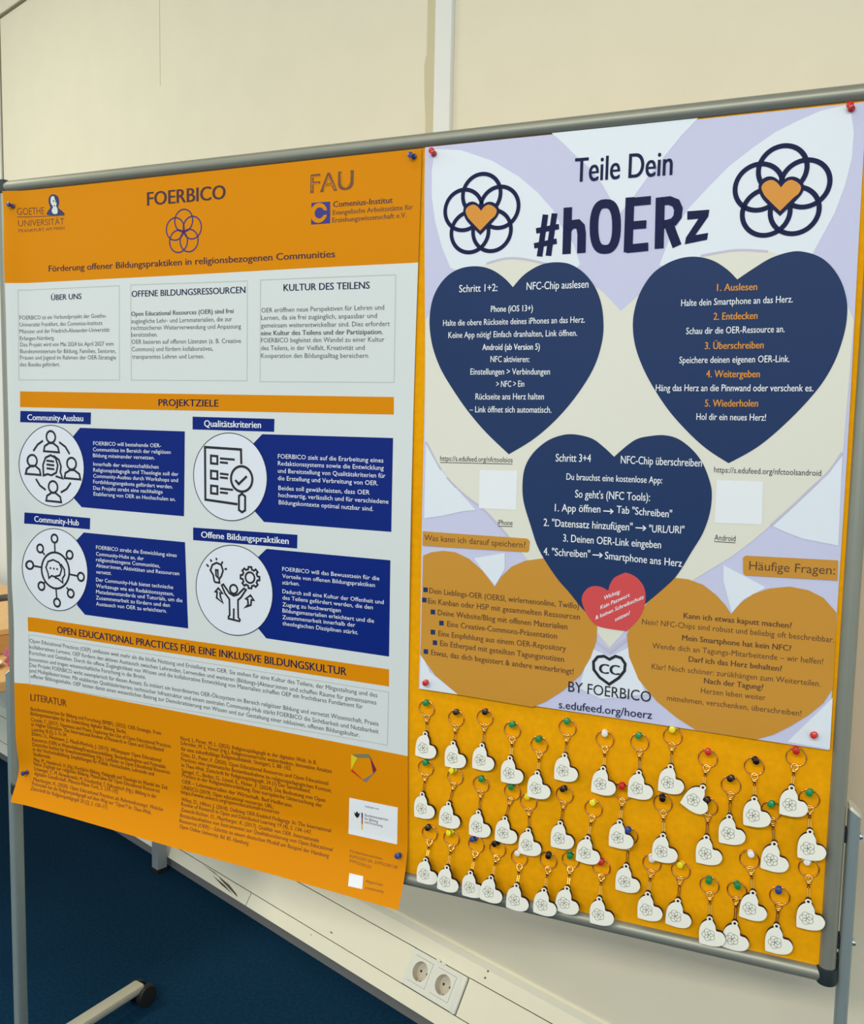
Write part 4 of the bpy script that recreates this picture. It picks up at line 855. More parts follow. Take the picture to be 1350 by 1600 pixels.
    ('s', 'overwriting_heart', 7, 'print_white', 1.6, 0, 0, [(1139.5, -534.3), (1153.0, -534.3)]),
    ('s', 'overwriting_heart', 7, 'print_white', 1.6, 0, 0, [(1149.3, -530.9), (1153.2, -534.3), (1149.6, -537.8)]),
    ('s', 'overwriting_heart', 7, 'print_white', 1.6, 0, 0, [(1185.9, -555.7), (1199.8, -555.6)]),
    ('s', 'overwriting_heart', 7, 'print_white', 1.6, 0, 0, [(1196.0, -552.1), (1200.0, -555.6), (1196.3, -559.3)]),
    ('s', 'overwriting_heart', 7, 'print_white', 1.6, 0, 0, [(1126.4, -598.7), (1140.0, -598.4)]),
    ('s', 'overwriting_heart', 7, 'print_white', 1.6, 0, 0, [(1136.3, -595.0), (1140.3, -598.4), (1136.6, -602.0)]),
    ('t', 'phone_link', 4, 'ink_black', 'https://s.edufeed.org/nfctoolsios', 885.4, -471.1, 1001.6, -469.6, 7.84, 0),
    ('s', 'phone_link', 4, 'ink_black', 0.9, 0, 0, [(885.5, -473.6), (1001.7, -472.0)]),
    ('p', 'phone_link', 4, 'print_white', 0, [(950.3, -482.8), (1009.7, -482.1), (1010.0, -540.2), (950.8, -540.5)]),
    ('t', 'phone_link', 4, 'ink_black', 'iPhone', 981.7, -563.9, 1004.8, -563.3, 7.72, 0),
    ('s', 'phone_link', 4, 'ink_black', 0.9, 0, 0, [(981.7, -565.9), (1004.8, -565.2)]),
    ('t', 'handset_link', 4, 'ink_black', 'https://s.edufeed.org/nfctoolsandroid', 1288.3, -473.5, 1422.5, -473.0, 7.85, 0),
    ('p', 'handset_link', 4, 'print_white', 0, [(1292.2, -483.7), (1351.9, -483.5), (1353.3, -541.4), (1292.7, -542.6)]),
    ('t', 'handset_link', 4, 'ink_black', 'Android', 1293.2, -566.4, 1320.7, -566.2, 7.94, 0),
    ('s', 'handset_link', 4, 'ink_black', 0.9, 0, 0, [(1293.3, -568.3), (1320.8, -568.2)]),
    ('p', 'storage_heart', 5, 'navy_print', 0, [(862.1, -669.4), (869.7, -669.3), (869.8, -676.8), (862.2, -677.0)]),
    ('p', 'storage_heart', 5, 'navy_print', 0, [(860.4, -685.8), (868.0, -685.7), (868.1, -693.2), (860.5, -693.4)]),
    ('p', 'storage_heart', 5, 'navy_print', 0, [(875.3, -703.4), (882.8, -703.2), (883.0, -710.7), (875.4, -711.0)]),
    ('p', 'storage_heart', 5, 'navy_print', 0, [(890.1, -719.5), (897.5, -719.3), (897.7, -726.8), (890.2, -727.1)]),
    ('p', 'storage_heart', 5, 'navy_print', 0, [(875.9, -735.4), (883.5, -735.1), (883.7, -742.7), (876.1, -743.0)]),
    ('p', 'storage_heart', 5, 'navy_print', 0, [(879.9, -751.8), (887.4, -751.5), (887.6, -759.0), (880.1, -759.3)]),
    ('p', 'storage_heart', 5, 'navy_print', 0, [(864.9, -767.6), (872.5, -767.3), (872.8, -774.8), (865.2, -775.2)]),
    ('t', 'storage_heart', 5, 'ink_umber', 'Dein Lieblings-OER (OERSI, wirlernenonline, Twillo)', 872.5, -677.9, 1109.2, -679.8, 8.7, 0.5),
    ('t', 'storage_heart', 5, 'ink_umber', 'Ein Kanban oder H5P mit gesammelten Ressourcen', 870.8, -694.3, 1111.0, -695.7, 8.72, 0.5),
    ('t', 'storage_heart', 5, 'ink_umber', 'Deine Website/Blog mit offenen Materialien', 887.6, -711.1, 1093.0, -712.1, 8.71, 0.5),
    ('t', 'storage_heart', 5, 'ink_umber', 'Eine Creative-Commons-Präsentation', 903.7, -727.5, 1078.1, -727.8, 8.68, 0.5),
    ('t', 'storage_heart', 5, 'ink_umber', 'Eine Empfehlung aus einem OER-Repository', 889.2, -744.0, 1092.1, -745.0, 8.7, 0.5),
    ('t', 'storage_heart', 5, 'ink_umber', 'Ein Etherpad mit geteilten Tagungsnotizen', 892.6, -759.3, 1089.7, -761.4, 8.69, 0.5),
    ('t', 'storage_heart', 5, 'ink_umber', 'Etwas, das dich begeistert & andere weiterbringt!', 877.8, -775.6, 1104.5, -778.1, 8.72, 0.5),
    ('t', 'questions_heart', 5, 'ink_umber', 'Kann ich etwas kaputt machen?', 1257.5, -678.7, 1397.8, -678.4, 7.8, 1),
    ('t', 'questions_heart', 5, 'ink_umber', 'Nein! NFC-Chips sind robust und beliebig oft beschreibbar.', 1200.6, -693.3, 1450.8, -692.1, 7.95, 0),
    ('t', 'questions_heart', 5, 'ink_umber', 'Mein Smartphone hat kein NFC?', 1256.9, -710.4, 1398.8, -709.4, 7.84, 1),
    ('t', 'questions_heart', 5, 'ink_umber', 'Wende dich an Tagungs-Mitarbeitende – wir helfen!', 1216.3, -726.5, 1439.0, -722.7, 7.95, 0),
    ('t', 'questions_heart', 5, 'ink_umber', 'Darf ich das Herz behalten?', 1267.1, -739.7, 1388.8, -738.5, 7.81, 1),
    ('t', 'questions_heart', 5, 'ink_umber', 'Klar! Noch schöner: zurükhängen zum Weiterteilen.', 1216.9, -756.4, 1437.8, -752.9, 7.92, 0),
    ('t', 'questions_heart', 5, 'ink_umber', 'Nach der Tagung?', 1289.2, -767.6, 1366.8, -766.8, 7.74, 1),
    ('t', 'questions_heart', 5, 'ink_umber', 'Herzen leben weiter', 1285.7, -782.0, 1370.4, -780.9, 7.75, 0),
    ('t', 'questions_heart', 5, 'ink_umber', 'mitnehmen, verschenken, überschreiben!', 1240.3, -798.7, 1416.3, -796.1, 7.87, 0),
    ('s', 'licence_logo', 5, 'ink_black', 4.2, 1, 0, [(1156.5, -749.6), (1148.4, -745.8), (1139.2, -747.9), (1133.4, -756.1), (1134.4, -767.4), (1143.3, -777.7), (1157.7, -786.2), (1171.1, -775.1), (1178.8, -763.8), (1179.3, -753.5), (1173.4, -745.7), (1165.0, -743.9)]),
    ('t', 'licence_logo', 5, 'ink_black', 'CC', 1142.6, -771.6, 1171.3, -771.0, 14.13, 2.2),
    ('t', 'licence_logo', 5, 'ink_black', 'BY FOERBICO', 1097.9, -804.5, 1217.9, -804.4, 15.31, 0.2),
    ('t', 'licence_logo', 5, 'ink_navy', 's.edufeed.org/hoerz', 1084.7, -831.6, 1220.6, -828.3, 11.62, 0.2),
]
KEYCHAINS = [
    ('t', 'green', 870.8, -852.4, 872.6, -902.2, 5.0, 0),
    ('t', 'black', 922.0, -860.9, 920.0, -910.0, 5.0, 0),
    ('t', 'black', 969.8, -853.1, 967.6, -906.0, 5.0, 0),
    ('t', 'green', 1014.5, -866.2, 1014.6, -916.6, 10.5, 0),
    ('t', 'green', 1056.7, -882.1, 1057.8, -932.6, 10.5, 0),
    ('m', 'green', 873.4, -949.5, 869.6, -1001.7, 5.0, 0),
    ('m', 'yellow', 921.3, -955.3, 914.9, -1009.0, 5.0, -4),
    ('m', 'green', 966.6, -959.9, 964.6, -1013.6, 5.0, 0),
    ('m', 'green', 1015.0, -962.6, 1007.8, -1015.0, 5.0, -2),
    ('m', 'yellow', 1040.7, -974.0, 1045.4, -1026.6, 5.0, -2),
    ('t', 'green', 1097.6, -849.2, 1097.2, -900.9, 5.0, 0),
    ('t', 'white', 1153.7, -858.4, 1156.0, -909.1, 10.5, 0),
    ('t', 'green', 1203.7, -855.1, 1206.4, -908.4, 5.0, 0),
    ('t', 'yellow', 1249.4, -839.1, 1250.1, -892.4, 5.0, 0),
    ('t', 'red', 1299.1, -863.4, 1295.8, -912.4, 10.5, -27),
    ('m', 'black', 1097.7, -952.9, 1094.3, -1005.8, 5.0, 0),
    ('m', 'yellow', 1142.1, -966.1, 1137.1, -1017.9, 10.5, 0),
    ('m', 'red', 1183.0, -932.7, 1182.9, -984.8, 10.5, -3),
    ('m', 'black', 1239.8, -939.9, 1244.9, -992.8, 10.5, 0),
    ('m', 'black', 1332.5, -896.4, 1332.4, -950.5, 5.0, 0),
    ('t', 'black', 1361.0, -864.8, 1363.7, -916.7, 10.5, 0),
    ('t', 'red', 1411.8, -842.9, 1409.8, -893.1, 10.5, 0),
    ('m', 'green', 1386.6, -923.1, 1392.3, -977.4, 5.0, 0),
    ('m', 'green', 1433.5, -897.9, 1435.7, -949.1, 10.5, 0),
    ('m', 'black', 1302.7, -933.1, 1303.5, -986.0, 5.0, 0),
    ('b', 'white', 1362.0, -998.7, 1368.7, -1050.4, 5.0, 0),
    ('b', 'white', 1436.2, -994.7, 1439.1, -1046.8, 5.0, 0),
    ('b', 'green', 1309.9, -1047.2, 1313.9, -1101.1, 5.0, 0),
    ('b', 'green', 1346.3, -1046.7, 1347.1, -1102.3, 5.0, -2),
    ('b', 'blue', 1401.6, -1042.3, 1401.4, -1093.4, 5.0, 0),
    ('b', 'blue', 1194.3, -997.8, 1194.0, -1051.7, 5.0, 0),
    ('b', 'white', 1228.0, -1032.0, 1227.3, -1084.4, 5.0, 0),
    ('b', 'yellow', 1271.2, -1033.9, 1269.1, -1087.4, 5.0, 0),
    ('b', 'red', 1157.1, -1053.7, 1159.8, -1102.0, 15.5, 0),
    ('b', 'green', 1109.3, -1052.2, 1110.4, -1099.3, 15.5, -3),
    ('b', 'black', 879.2, -1055.9, 881.9, -1103.3, 15.5, 0),
    ('b', 'yellow', 918.7, -1056.9, 920.4, -1105.2, 15.5, 0),
    ('b', 'blue', 958.4, -1059.3, 957.8, -1108.2, 15.5, 0),
    ('b', 'black', 995.1, -1058.5, 993.1, -1106.2, 15.5, -2),
    ('b', 'white', 1030.9, -1065.1, 1032.4, -1112.3, 15.5, 0),
    ('b', 'black', 1076.8, -1060.0, 1076.9, -1107.1, 15.5, 0),
]
CHARM_OUTLINE = [(-3.6, -2.6), (-9.4, -6.5), (-13.4, -13.2), (-15.1, -23.5), (-14.9, -37.0), (-13.6, -39.5), (-6.7, -40.4), (3.0, -40.9), (12.6, -39.2), (18.8, -35.2), (21.8, -28.3), (20.6, -22.3), (16.2, -17.7), (10.6, -17.0), (8.6, -15.5), (7.9, -9.4), (5.0, -3.6), (3.5, -1.4)]
CHARM_ENGRAVING = (-0.6, -24.4)
POSTER_PINS = [('blue', 29.4, -30.4), ('blue', 832.8, -14.2), ('blue', 30.2, -1108.8), ('blue', 831.1, -1110.8), ('red', 865.9, -14.1), ('red', 1431.7, -11.3), ('red', 870.9, -819.7), ('red', 1434.3, -818.9)]

# ------------------------------------------------------------------ printed posters
def glyphs(s, res):
    cu = bpy.data.curves.new('lettering', 'FONT')
    cu.body = s
    cu.size = 1
    cu.resolution_u = res
    o = bpy.data.objects.new('lettering', cu)
    COL.objects.link(o)
    dg = bpy.context.evaluated_depsgraph_get()
    dg.update()
    me = bpy.data.meshes.new_from_object(o.evaluated_get(dg))
    v = [tuple(p.co) for p in me.vertices]
    f = [tuple(p.vertices) for p in me.polygons]
    bpy.data.objects.remove(o)
    bpy.data.curves.remove(cu)
    bpy.data.meshes.remove(me)
    return v, f

hv, _ = glyphs('H', 2)
CAP = max(p[1] for p in hv)

class Print:
    """flat artwork laid on a sheet of paper; every part becomes one mesh with its own inks"""
    def __init__(self, h, xs, zs):
        self.h, self.xs, self.zs, self.parts = h, xs, zs, {}
    def part(self, name):
        return self.parts.setdefault(name, {'v': [], 'f': [], 'm': [], 'mats': []})
    def add(self, name, layer, m, verts, faces):
        d = self.part(name)
        if m not in d['mats']:
            d['mats'].append(m)
        k, b = d['mats'].index(m), len(d['v'])
        for x, z in verts:
            d['v'].append((x, -self.h(x, z) - .00022 * layer, z + FLOOR))
        for f in faces:
            d['f'].append([b + i for i in f])
            d['m'].append(k)
    def polygon(self, name, layer, m, pts):
        bm = bmesh.new()
        face = bm.faces.new([bm.verts.new((x, z, 0)) for x, z in pts])
        face.normal_update()
        if face.normal.z < 0:
            face.normal_flip()
        bmesh.ops.triangulate(bm, faces=[face], ngon_method='EAR_CLIP')
        x0, x1 = min(p[0] for p in pts), max(p[0] for p in pts)
        z0, z1 = min(p[1] for p in pts), max(p[1] for p in pts)
        for axis, lines, lo, hi in (((1, 0, 0), self.xs, x0, x1), ((0, 1, 0), self.zs, z0, z1)):
            for c in lines:
                if lo < c < hi:
                    bmesh.ops.bisect_plane(bm, geom=bm.verts[:] + bm.edges[:] + bm.faces[:], dist=1e-6, plane_co=(axis[0] * c, axis[1] * c, 0), plane_no=axis)
        bm.verts.index_update()
        self.add(name, layer, m, [(v.co.x, v.co.y) for v in bm.verts], [[v.index for v in f.verts] for f in bm.faces])
        bm.free()
    def stroke(self, name, layer, m, w, pts, closed):
        n = len(pts)
        L, R = [], []
        for i in range(n):
            p = Vector(pts[i])
            a = Vector(pts[i - 1]) if (closed or i) else None
            b = Vector(pts[(i + 1) % n]) if (closed or i < n - 1) else None
            da = (p - a).normalized() if a else None
            db = (b - p).normalized() if b else None
            t = (da + db) if (da and db) else (da or db)
            if t.length < 1e-6:
                t = da
            t.normalize()
            nn = Vector((-t.y, t.x))
            k = 1 / max(.55, nn.dot(Vector((-(da or db).y, (da or db).x))))
            L.append(p + nn * w / 2 * k)
            R.append(p - nn * w / 2 * k)
        V, F = [], []
        for i in range(n if closed else n - 1):
            j = (i + 1) % n
            steps = max(1, int((Vector(pts[j]) - Vector(pts[i])).length / .012))
            for s in range(steps):
                q = [R[i].lerp(R[j], s / steps), R[i].lerp(R[j], (s + 1) / steps), L[i].lerp(L[j], (s + 1) / steps), L[i].lerp(L[j], s / steps)]
                F.append([len(V) + c for c in range(4)])
                V += [tuple(v) for v in q]
        self.add(name, layer, m, V, F)
    def text(self, name, layer, m, s, x0, z0, x1, z1, cap, bold):
        v, f = glyphs(s, 6 if cap > .025 else 3 if cap > .009 else 2)
        a, b = min(p[0] for p in v), max(p[0] for p in v)
        k = (x1 - x0) / (b - a)
        ks = cap / CAP
        sl = (z1 - z0) / (x1 - x0)
        for n, dx in enumerate((-.019 * bold, .019 * bold) if bold else (0,)):      # a heavier face: the letters struck twice
            self.add(name, layer + .3 * n, m, [(x0 + (p[0] - a + dx) * k, z0 + (p[0] - a) * k * sl + p[1] * ks) for p in v], f)
    def run(self, items):
        for it in items:
            kind, name, layer, m = it[:4]
            if kind == 't':
                s, x0, z0, x1, z1, cap, bold = it[4:]
                self.text(name, layer, m, s, x0 / 1000, z0 / 1000, x1 / 1000, z1 / 1000, cap / 1000, bold)
            elif kind == 'p':
                sm, pts = it[4], [(x / 1000, z / 1000) for x, z in it[5]]
                if sm == 1:
                    pts = catmull(pts, 4)
                elif sm == 2:       # hearts: the notch (first point) and the tip (lowest) stay sharp
                    tip = min(range(len(pts)), key=lambda i: pts[i][1])
                    pts = catmull(pts, 5, (0, tip))
                self.polygon(name, layer, m, pts)
            elif kind == 's':
                w, closed, sm, pts = it[4], it[5], it[6], [(x / 1000, z / 1000) for x, z in it[7]]
                if sm:
                    q = catmull([pts[0]] + pts + [pts[-1]], 5)
                    pts = q[5:5 * len(pts) + 1]
                self.stroke(name, layer, m, w / 1000, pts, closed)
            elif kind in 'dr':
                x, z, r = (c / 1000 for c in it[4:7])
                ring = [(x + r * math.cos(2 * math.pi * j / 48), z + r * math.sin(2 * math.pi * j / 48)) for j in range(48)]
                if kind == 'd':
                    self.polygon(name, layer, m, ring)
                else:
                    self.stroke(name, layer, m, it[7] / 1000, ring, True)
    def build(self, root, labels):
        inv = -root.location
        for name, d in self.parts.items():
            nm = name[:-2] if name.endswith('_b') else name
            me = bpy.data.meshes.new(nm)
            me.from_pydata([(x + inv.x, y + inv.y, z + inv.z) for x, y, z in d['v']], [], d['f'])
            me.polygons.foreach_set('material_index', d['m'])
            o = link(nm, me, d['mats'], root)
            if name in labels:
                o['label'] = labels[name]

def sheet(root, h, xs, rows, zone, mats):
    """one sheet of paper with a front, a back and an edge; xs are fractions 0-1, rows (zl, zr), zone(row) -> material"""
    nx = len(xs)
    V, F, M = [], [], []
    inv = -root.location
    for back in (0, 1):
        for zl, zr, xl, xr in rows:
            for u in xs:
                x, z = xl + (xr - xl) * u, zl + (zr - zl) * u
                V.append((x + inv.x, -h(x, z) + .0004 * back + inv.y, z + FLOOR + inv.z))
    N = nx * len(rows)
    for r in range(len(rows) - 1):
        for c in range(nx - 1):
            a = r * nx + c
            F.append((a, a + nx, a + nx + 1, a + 1)); M.append(zone(r))
            F.append((N + a, N + a + 1, N + a + nx + 1, N + a + nx)); M.append(len(mats) - 1)
    rim = [c for c in range(nx)] + [r * nx + nx - 1 for r in range(1, len(rows))] + [(len(rows) - 1) * nx + c for c in range(nx - 2, -1, -1)] + [r * nx for r in range(len(rows) - 2, 0, -1)]
    for a, b in zip(rim, rim[1:] + rim[:1]):
        F.append((a, b, N + b, N + a)); M.append(len(mats) - 1)
    me = bpy.data.meshes.new('sheet')
    me.from_pydata(V, [], F)
    me.polygons.foreach_set('material_index', M)
    for p in me.polygons:
        p.use_smooth = True
    me.set_sharp_from_angle(angle=math.radians(45))
    return link('sheet', me, mats, root)

def steps(a, b, n):
    return [a + (b - a) * i / n for i in range(n)]


def hL(x, z):
    """height of the left poster's paper above the felt, metres"""
    e = .0105 * (1 - .75 * smooth((-z - 1.13) / .05)) * math.exp(-((x - .007) / .03) ** 2) * (1 - .8 * math.exp(-((z + 1.117) / .045) ** 2))
    b = .030 * max(0, (-z - 1.085) / .09) ** 1.8
    r = .0009 * (1 + math.sin(x * 11 + 3 * z + 1)) * (1 + math.sin(z * 13 - x * 4))
    w = .0014 * (1 + math.sin(z * 23 + 2 * math.sin(z * 9))) * math.exp(-max(x, 0) / .07)
    return .003 + e + b + r * .8 + w

def hR(x, z):
    """height of the right poster's paper above the felt, metres"""
    r = .0008 * (1 + math.sin(x * 9 + 2 * z)) * (1 + math.sin(z * 10 - x * 5))
    b = .003 * smooth((-z - .72) / .12)
    return .0022 + r + b

# left poster
def l_edge(z):
    t = smooth(-z / .42) - smooth((-z - .8) / .35)
    return .0092, .8445 - .0058 * t
keys = [(-.0032, -.0032), (-.1695, -.1712), (-.9303, -.9457), (-1.04, -1.058), (-1.1645, -1.1857)]
rows, zone_of = [], []
for (a, b), (c, d), n, zn in zip(keys, keys[1:], (9, 38, 14, 16), (0, 1, 0, 0)):
    for i in range(n):
        rows.append((a + (c - a) * i / n, b + (d - b) * i / n)); zone_of.append(zn)
rows.append(keys[-1])
rows = [(zl, zr, l_edge(zl)[0], l_edge(zl)[1]) for zl, zr in rows]
fr = [i * .004 / .835 for i in range(23)] + [.105 + .895 * i / 37 for i in range(38)]
left = thing('conference_poster', 'orange and white project poster with blue text panels on the left half of the board', 'poster', (.42, -.003, FLOOR - .6))
sheet(left, hL, fr, rows, lambda r: zone_of[r], ['orange_print', 'paper', 'paper'])
lp = Print(hL, [.0092 + .8353 * f for f in fr], [r[0] for r in rows])
lp.run(LEFT_PRINT)
lp.build(left, {'expansion_icon': 'round icon of four people around a speech bubble', 'criteria_icon': 'round icon of a checklist under a magnifier',
                'hub_icon': 'round icon of a hub with eight nodes', 'practices_icon': 'round icon of a person with raised arms, bulb and gear'})

# right poster
rows = [(-.0030 - .0002 * 0 + (-.832 + .003) * i / 52, -.0045 + (-.8375 + .0045) * i / 52) for i in range(53)]
rows = [(a, b, .8508 + .006 * smooth(-a / .4) + .0012 * smooth((-a - .5) / .3), 1.4485 + .0035 * smooth(-b / .5)) for a, b in rows]
frr = [i / 34 for i in range(35)]
right = thing('heart_poster', 'white and lilac poster with navy and golden hearts on the right half of the board', 'poster', (1.15, -.003, FLOOR - .42))
sheet(right, hR, frr, rows, lambda r: 0, ['lilac_print', 'paper'])
rp = Print(hR, [.851 + .6 * f for f in frr], [r[0] for r in rows])
rp.run(RIGHT_PRINT)
rp.build(right, {'reading_heart': 'upper left navy heart', 'steps_heart': 'large upper right navy heart', 'overwriting_heart': 'lower middle navy heart',
                 'warning_heart': 'small red heart', 'storage_heart': 'lower left golden heart', 'questions_heart': 'lower right golden heart',
                 'ring_heart_logo': 'left ring logo with a golden heart', 'ring_heart_logo_b': 'right ring logo with a golden heart'})

# ------------------------------------------------------------------ push pins
PIN_PROFILE = [(.0042, .0), (.0044, .0012), (.0030, .0022), (.0026, .0040), (.0028, .0075), (.0040, .0085), (.0046, .0095), (.0044, .0110), (.0030, .0116)]
pin_mesh, needle_mesh = {}, None
def pin(colour, x, z, y, label, group, tilt=(0, 0)):
    """a push pin whose collar sits y metres in front of the felt"""
    global needle_mesh
    t = thing('push_pin', label, 'push pin', bp(x, -y, z), group)
    t.rotation_euler = (math.pi / 2 + tilt[0], 0, tilt[1])
    if colour not in pin_mesh:
        bm = bmesh.new()
        lathe(bm, PIN_PROFILE, None, 18)
        o = obj('pin_head', fix(bm), 'pin_' + colour, t, True)
        pin_mesh[colour] = o.data
    else:
        o = bpy.data.objects.new('pin_head', pin_mesh[colour])
        COL.objects.link(o)
        o.parent = t
    if needle_mesh is None:
        bm = bmesh.new()
        lathe(bm, [(.0001, -.011), (.0005, -.009), (.0005, .0005)], None, 8)
        n = obj('needle', fix(bm), 'screw_metal', t, True)
        needle_mesh = n.data
    else:
        n = bpy.data.objects.new('needle', needle_mesh)
        COL.objects.link(n)
        n.parent = t
    return t

pin_where = ['blue push pin in the top left corner of the orange poster', 'blue push pin in the top right corner of the orange poster',
             'dark blue push pin at the bottom left corner of the orange poster', 'blue push pin at the bottom right corner of the orange poster',
             'red push pin in the top left corner of the heart poster', 'red push pin in the top right corner of the heart poster',
             'red push pin in the bottom left corner of the heart poster', 'red push pin in the bottom right corner of the heart poster']
for (c, x, z), lab in zip(POSTER_PINS, pin_where):
    h = hL if 'orange' in lab else hR
    pin(c, x / 1000, z / 1000, h(x / 1000, z / 1000) + .0006, lab, 'pins holding the posters', (random.uniform(-.25, .1), random.uniform(-.3, .3)))

# ------------------------------------------------------------------ heart keychains
RING_R = .0128
def charm_mesh():
    bm = bmesh.new()
    body = catmull([(x / 1000, z / 1000) for x, z in CHARM_OUTLINE], 4)
    loop = [(.0042 * math.cos(a), .0042 * math.sin(a)) for a in (math.radians(d) for d in range(-30, 211, 15))]
    # outline: from the right shoulder round the loop to the left shoulder, then round the heart
    out = loop + [p for p in body if p[1] < -.0025]
    hole = [(.0020 * math.cos(2 * math.pi * j / 16), .0020 * math.sin(2 * math.pi * j / 16)) for j in range(16)]
    T = .0058
    def layer(y):
        return [bm.verts.new((x, y, z)) for x, z in out], [bm.verts.new((x, y, z)) for x, z in hole]
    fo, fh = layer(-T)
    bo, bh = layer(0)
    # front and back with a hole: bridge outline and hole by a triangle fill
    for o, h, flip in ((fo, fh, 0), (bo, bh, 1)):
        es = [bm.edges.new((o[i], o[(i + 1) % len(o)])) for i in range(len(o))] + [bm.edges.new((h[i], h[(i + 1) % len(h)])) for i in range(len(h))]
        r = bmesh.ops.triangle_fill(bm, use_beauty=True, use_dissolve=False, edges=es)
        for g in r['geom']:
            if isinstance(g, bmesh.types.BMFace):
                g.material_index = 1 if flip else 0
    for A, B in ((fo, bo), (fh, bh)):
        for i in range(len(A)):
            k = (i + 1) % len(A)
            bm.faces.new((A[i], A[k], B[k], B[i])).material_index = 1
    fix(bm)
    # engraved ring flower on the face
    ex, ez = CHARM_ENGRAVING[0] / 1000, CHARM_ENGRAVING[1] / 1000
    ex -= .0012
    r0, w = .0046, .0007
    for i in range(5):
        a = math.pi / 2 + i * 2 * math.pi / 5 + .35
        cx, cz = ex + r0 * math.cos(a), ez + r0 * math.sin(a)
        A = [bm.verts.new((cx + (r0 + w / 2) * math.cos(t), -T - .00012, cz + (r0 + w / 2) * math.sin(t))) for t in (2 * math.pi * j / 28 for j in range(28))]
        B = [bm.verts.new((cx + (r0 - w / 2) * math.cos(t), -T - .00012, cz + (r0 - w / 2) * math.sin(t))) for t in (2 * math.pi * j / 28 for j in range(28))]
        for j in range(28):
            k = (j + 1) % 28
            bm.faces.new((A[j], A[k], B[k], B[j])).material_index = 2
    me = bpy.data.meshes.new('heart_charm')
    bm.to_mesh(me)
    bm.free()
    for m in ('charm_face', 'charm_edge', 'engraving'):
        me.materials.append(MATS[m])
    return me

def ring_mesh():
    bm = bmesh.new()
    for y in (-.0007, .0007):         # two turns of flat wire
        tube(bm, [(RING_R * math.cos(2 * math.pi * j / 40), y, RING_R * math.sin(2 * math.pi * j / 40)) for j in range(40)], .00085, 8, True)
    me = bpy.data.meshes.new('split_ring')
    fix(bm).to_mesh(me)
    bm.free()
    me.materials.append(MATS['gold_metal'])
    for p in me.polygons:
        p.use_smooth = True
    return me

def swivel_mesh():
    """eye, barrel and lower loop, hanging down from 0 to -1 cm"""
    bm = bmesh.new()
    tube(bm, [(.0034 * math.cos(2 * math.pi * j / 20), 0, -.0022 + .0034 * math.sin(2 * math.pi * j / 20)) for j in range(20)], .0009, 8, True)
    lathe(bm, [(.0012, -.0054), (.0026, -.0060), (.0028, -.0075), (.0022, -.0086), (.0012, -.0098)], None, 14)
    me = bpy.data.meshes.new('swivel')
    fix(bm).to_mesh(me)
    bm.free()
    me.materials.append(MATS['gold_metal'])
    for p in me.polygons:
        p.use_smooth = True
    return me

def link_mesh():
    """a thin wire link one metre long in local z, scaled to the gap it spans"""
    bm = bmesh.new()
    q = [(.0010, 0, -.05), (.0016, 0, -.2), (.0012, 0, -.5), (.0018, 0, -.85), (.0010, 0, -1), (-.0010, 0, -1), (-.0018, 0, -.85), (-.0012, 0, -.5), (-.0016, 0, -.2), (-.0010, 0, -.05)]
    tube(bm, q, .0007, 6, True)
    me = bpy.data.meshes.new('chain_link')
    fix(bm).to_mesh(me)
    bm.free()
    me.materials.append(MATS['gold_metal'])
    for p in me.polygons:
        p.use_smooth = True
    return me

M_CHARM, M_RING, M_SWIVEL, M_LINK = charm_mesh(), ring_mesh(), swivel_mesh(), link_mesh()
ORD = ['first', 'second', 'third', 'fourth', 'fifth', 'sixth', 'seventh', 'eighth', 'ninth', 'tenth', 'eleventh', 'twelfth', 'thirteenth', 'fourteenth', 'fifteenth', 'sixteenth']
ROWNAME = {'t': 'upper', 'm': 'middle', 'b': 'lowest'}
def piece(name, me, parent, loc, rot=(0, 0, 0), scale=(1, 1, 1)):
    o = bpy.data.objects.new(name, me)
    COL.objects.link(o)
    o.parent = parent
    o.location, o.rotation_euler, o.scale = loc, rot, scale
    return o

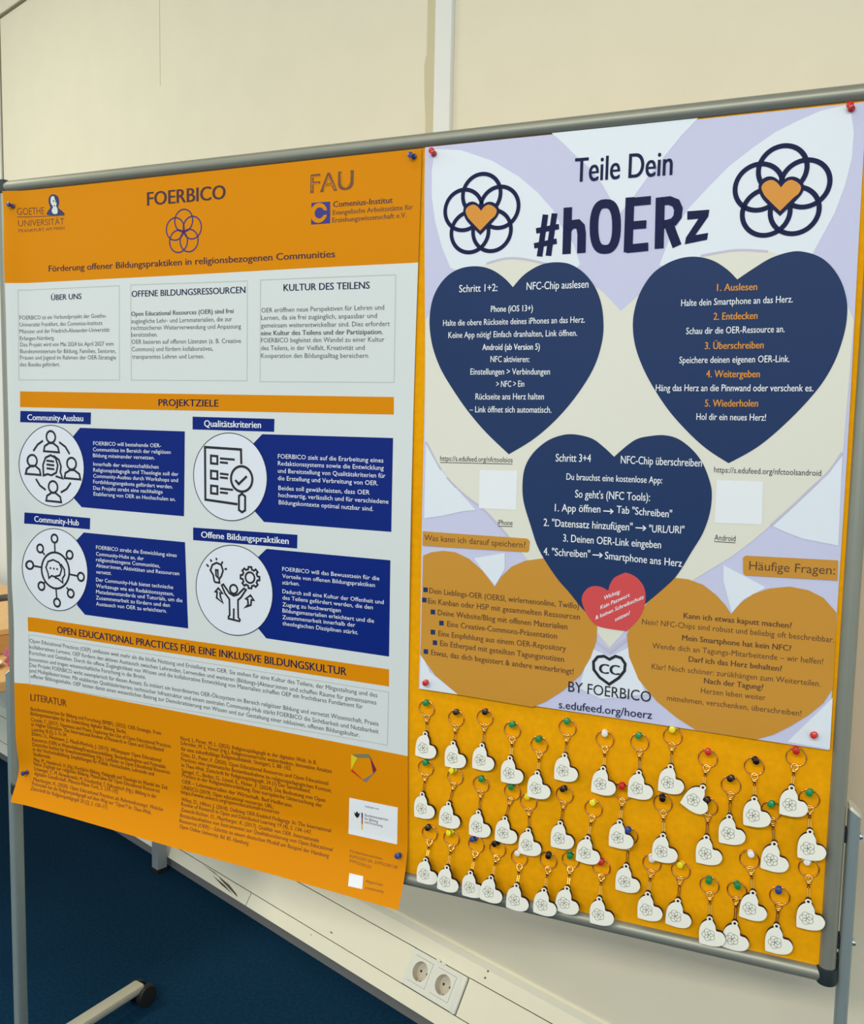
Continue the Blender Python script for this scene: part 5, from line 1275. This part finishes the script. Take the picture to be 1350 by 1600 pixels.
for row in 'tmb':
    ks = sorted((k for k in KEYCHAINS if k[0] == row), key=lambda k: k[2])
    for i, (_, colour, px, pz, hx, hz, yh, tilt) in enumerate(ks):
        px, pz, hx, hz, yh = (v / 1000 for v in (px, pz, hx, hz, yh))
        yh += .005 * (row == 'b' and i % 2)       # neighbours in the crowded row overlap like tiles
        ordn = ORD[i]
        where = '%s from left in %s row' % (ordn, ROWNAME[row])
        extra = ', tilted clockwise' if tilt < -20 else ''
        pin(colour, px, pz, .0035, '%s push pin holding the heart keychain %s' % (colour, where), 'pins holding the keychains', (random.uniform(-.2, .05), random.uniform(-.25, .25)))
        t = thing('heart_keychain', 'white heart keychain on a %s pin, %s%s' % (colour, where, extra), 'keychain', bp(px, 0, pz), 'heart keychains on the pinboard')
        # ring hangs on the needle behind the pin's collar
        ry = -.0022
        sway = random.uniform(-.15, .15)
        rc = Vector((math.sin(sway) * RING_R * .85, ry, -math.cos(sway) * RING_R * .85))
        piece('split_ring', M_RING, t, rc, (0, random.uniform(-.4, .4), 0))
        hole = Vector((hx - px, -yh - .0004, hz - pz))
        top = rc + Vector((hole.x - rc.x, 0, hole.z - rc.z)).normalized() * (RING_R - .001)
        d = hole - top
        L = d.length
        q = Vector((0, 0, -1)).rotation_difference(d.normalized()).to_euler()
        s = min(1.25, L / .016)
        piece('swivel', M_SWIVEL, t, top, q, (s, s, s))
        start = top + d.normalized() * .0092 * s
        piece('chain_link', M_LINK, t, start, q, (1, 1, (hole - start).length + .0015))
        jit = random.uniform(-.06, .06)
        piece('heart_charm', M_CHARM, t, (hole.x, -yh, hole.z), (0, math.radians(-tilt) + jit, 0), (.965, 1, .965))

# ------------------------------------------------------------------ things on the table
cbx = thing('cardboard_box', 'flat brown cardboard box on the table at the left edge of the board', 'box', wp(-1.36, .31, .722))
ci = Matrix.Translation(-cbx.location)
bm = bmesh.new()
wbox(bm, -1.55, -1.165, .12, .50, .7225, .775, .002)
bm.transform(ci)
obj('tray', bm, 'cardboard', cbx)
bm = bmesh.new()
wbox(bm, -1.553, -1.162, .117, .503, .776, .792, .002)
bm.transform(ci)
obj('lid', bm, 'beech', cbx)
bm = bmesh.new()
lathe(bm, [(.05, 0), (.055, .004), (.055, .03), (.05, .034), (.03, .034)], Matrix.Translation(wp(-1.80, .18, .7225)), 28)
tag(obj('tape_roll', fix(bm), 'tape_dark', None, True), 'dark roll of tape on the table, behind the cardboard box', 'tape roll')
bm = bmesh.new()
lathe(bm, [(.03, 0), (.045, .003), (.05, .012), (.046, .012), (.03, .006)], Matrix.Translation(wp(-1.06, .56, .7225)), 28)
tag(obj('saucer', fix(bm), 'white_card', None, True), 'small white saucer near the edge of the table, beside the cardboard box', 'saucer')
bm = bmesh.new()
bmesh.ops.create_icosphere(bm, subdivisions=4, radius=.03, matrix=Matrix.Translation(wp(-1.035, .475, .745)))
c0 = wp(-1.035, .475, .745)
for v in bm.verts:
    d = v.co - c0
    k = 1 + .22 * math.sin(d.x * 260 + 2) * math.sin(d.z * 230) + .12 * math.sin(d.y * 330 + d.z * 150)
    v.co = c0 + Vector((d.x * k, d.y * k, max(-.0222, d.z * k * 1.05)))
tag(obj('cloth', bm, 'pink_cloth', None, True), 'crumpled pink cloth on the table beside the left leg of the pinboard', 'cloth')
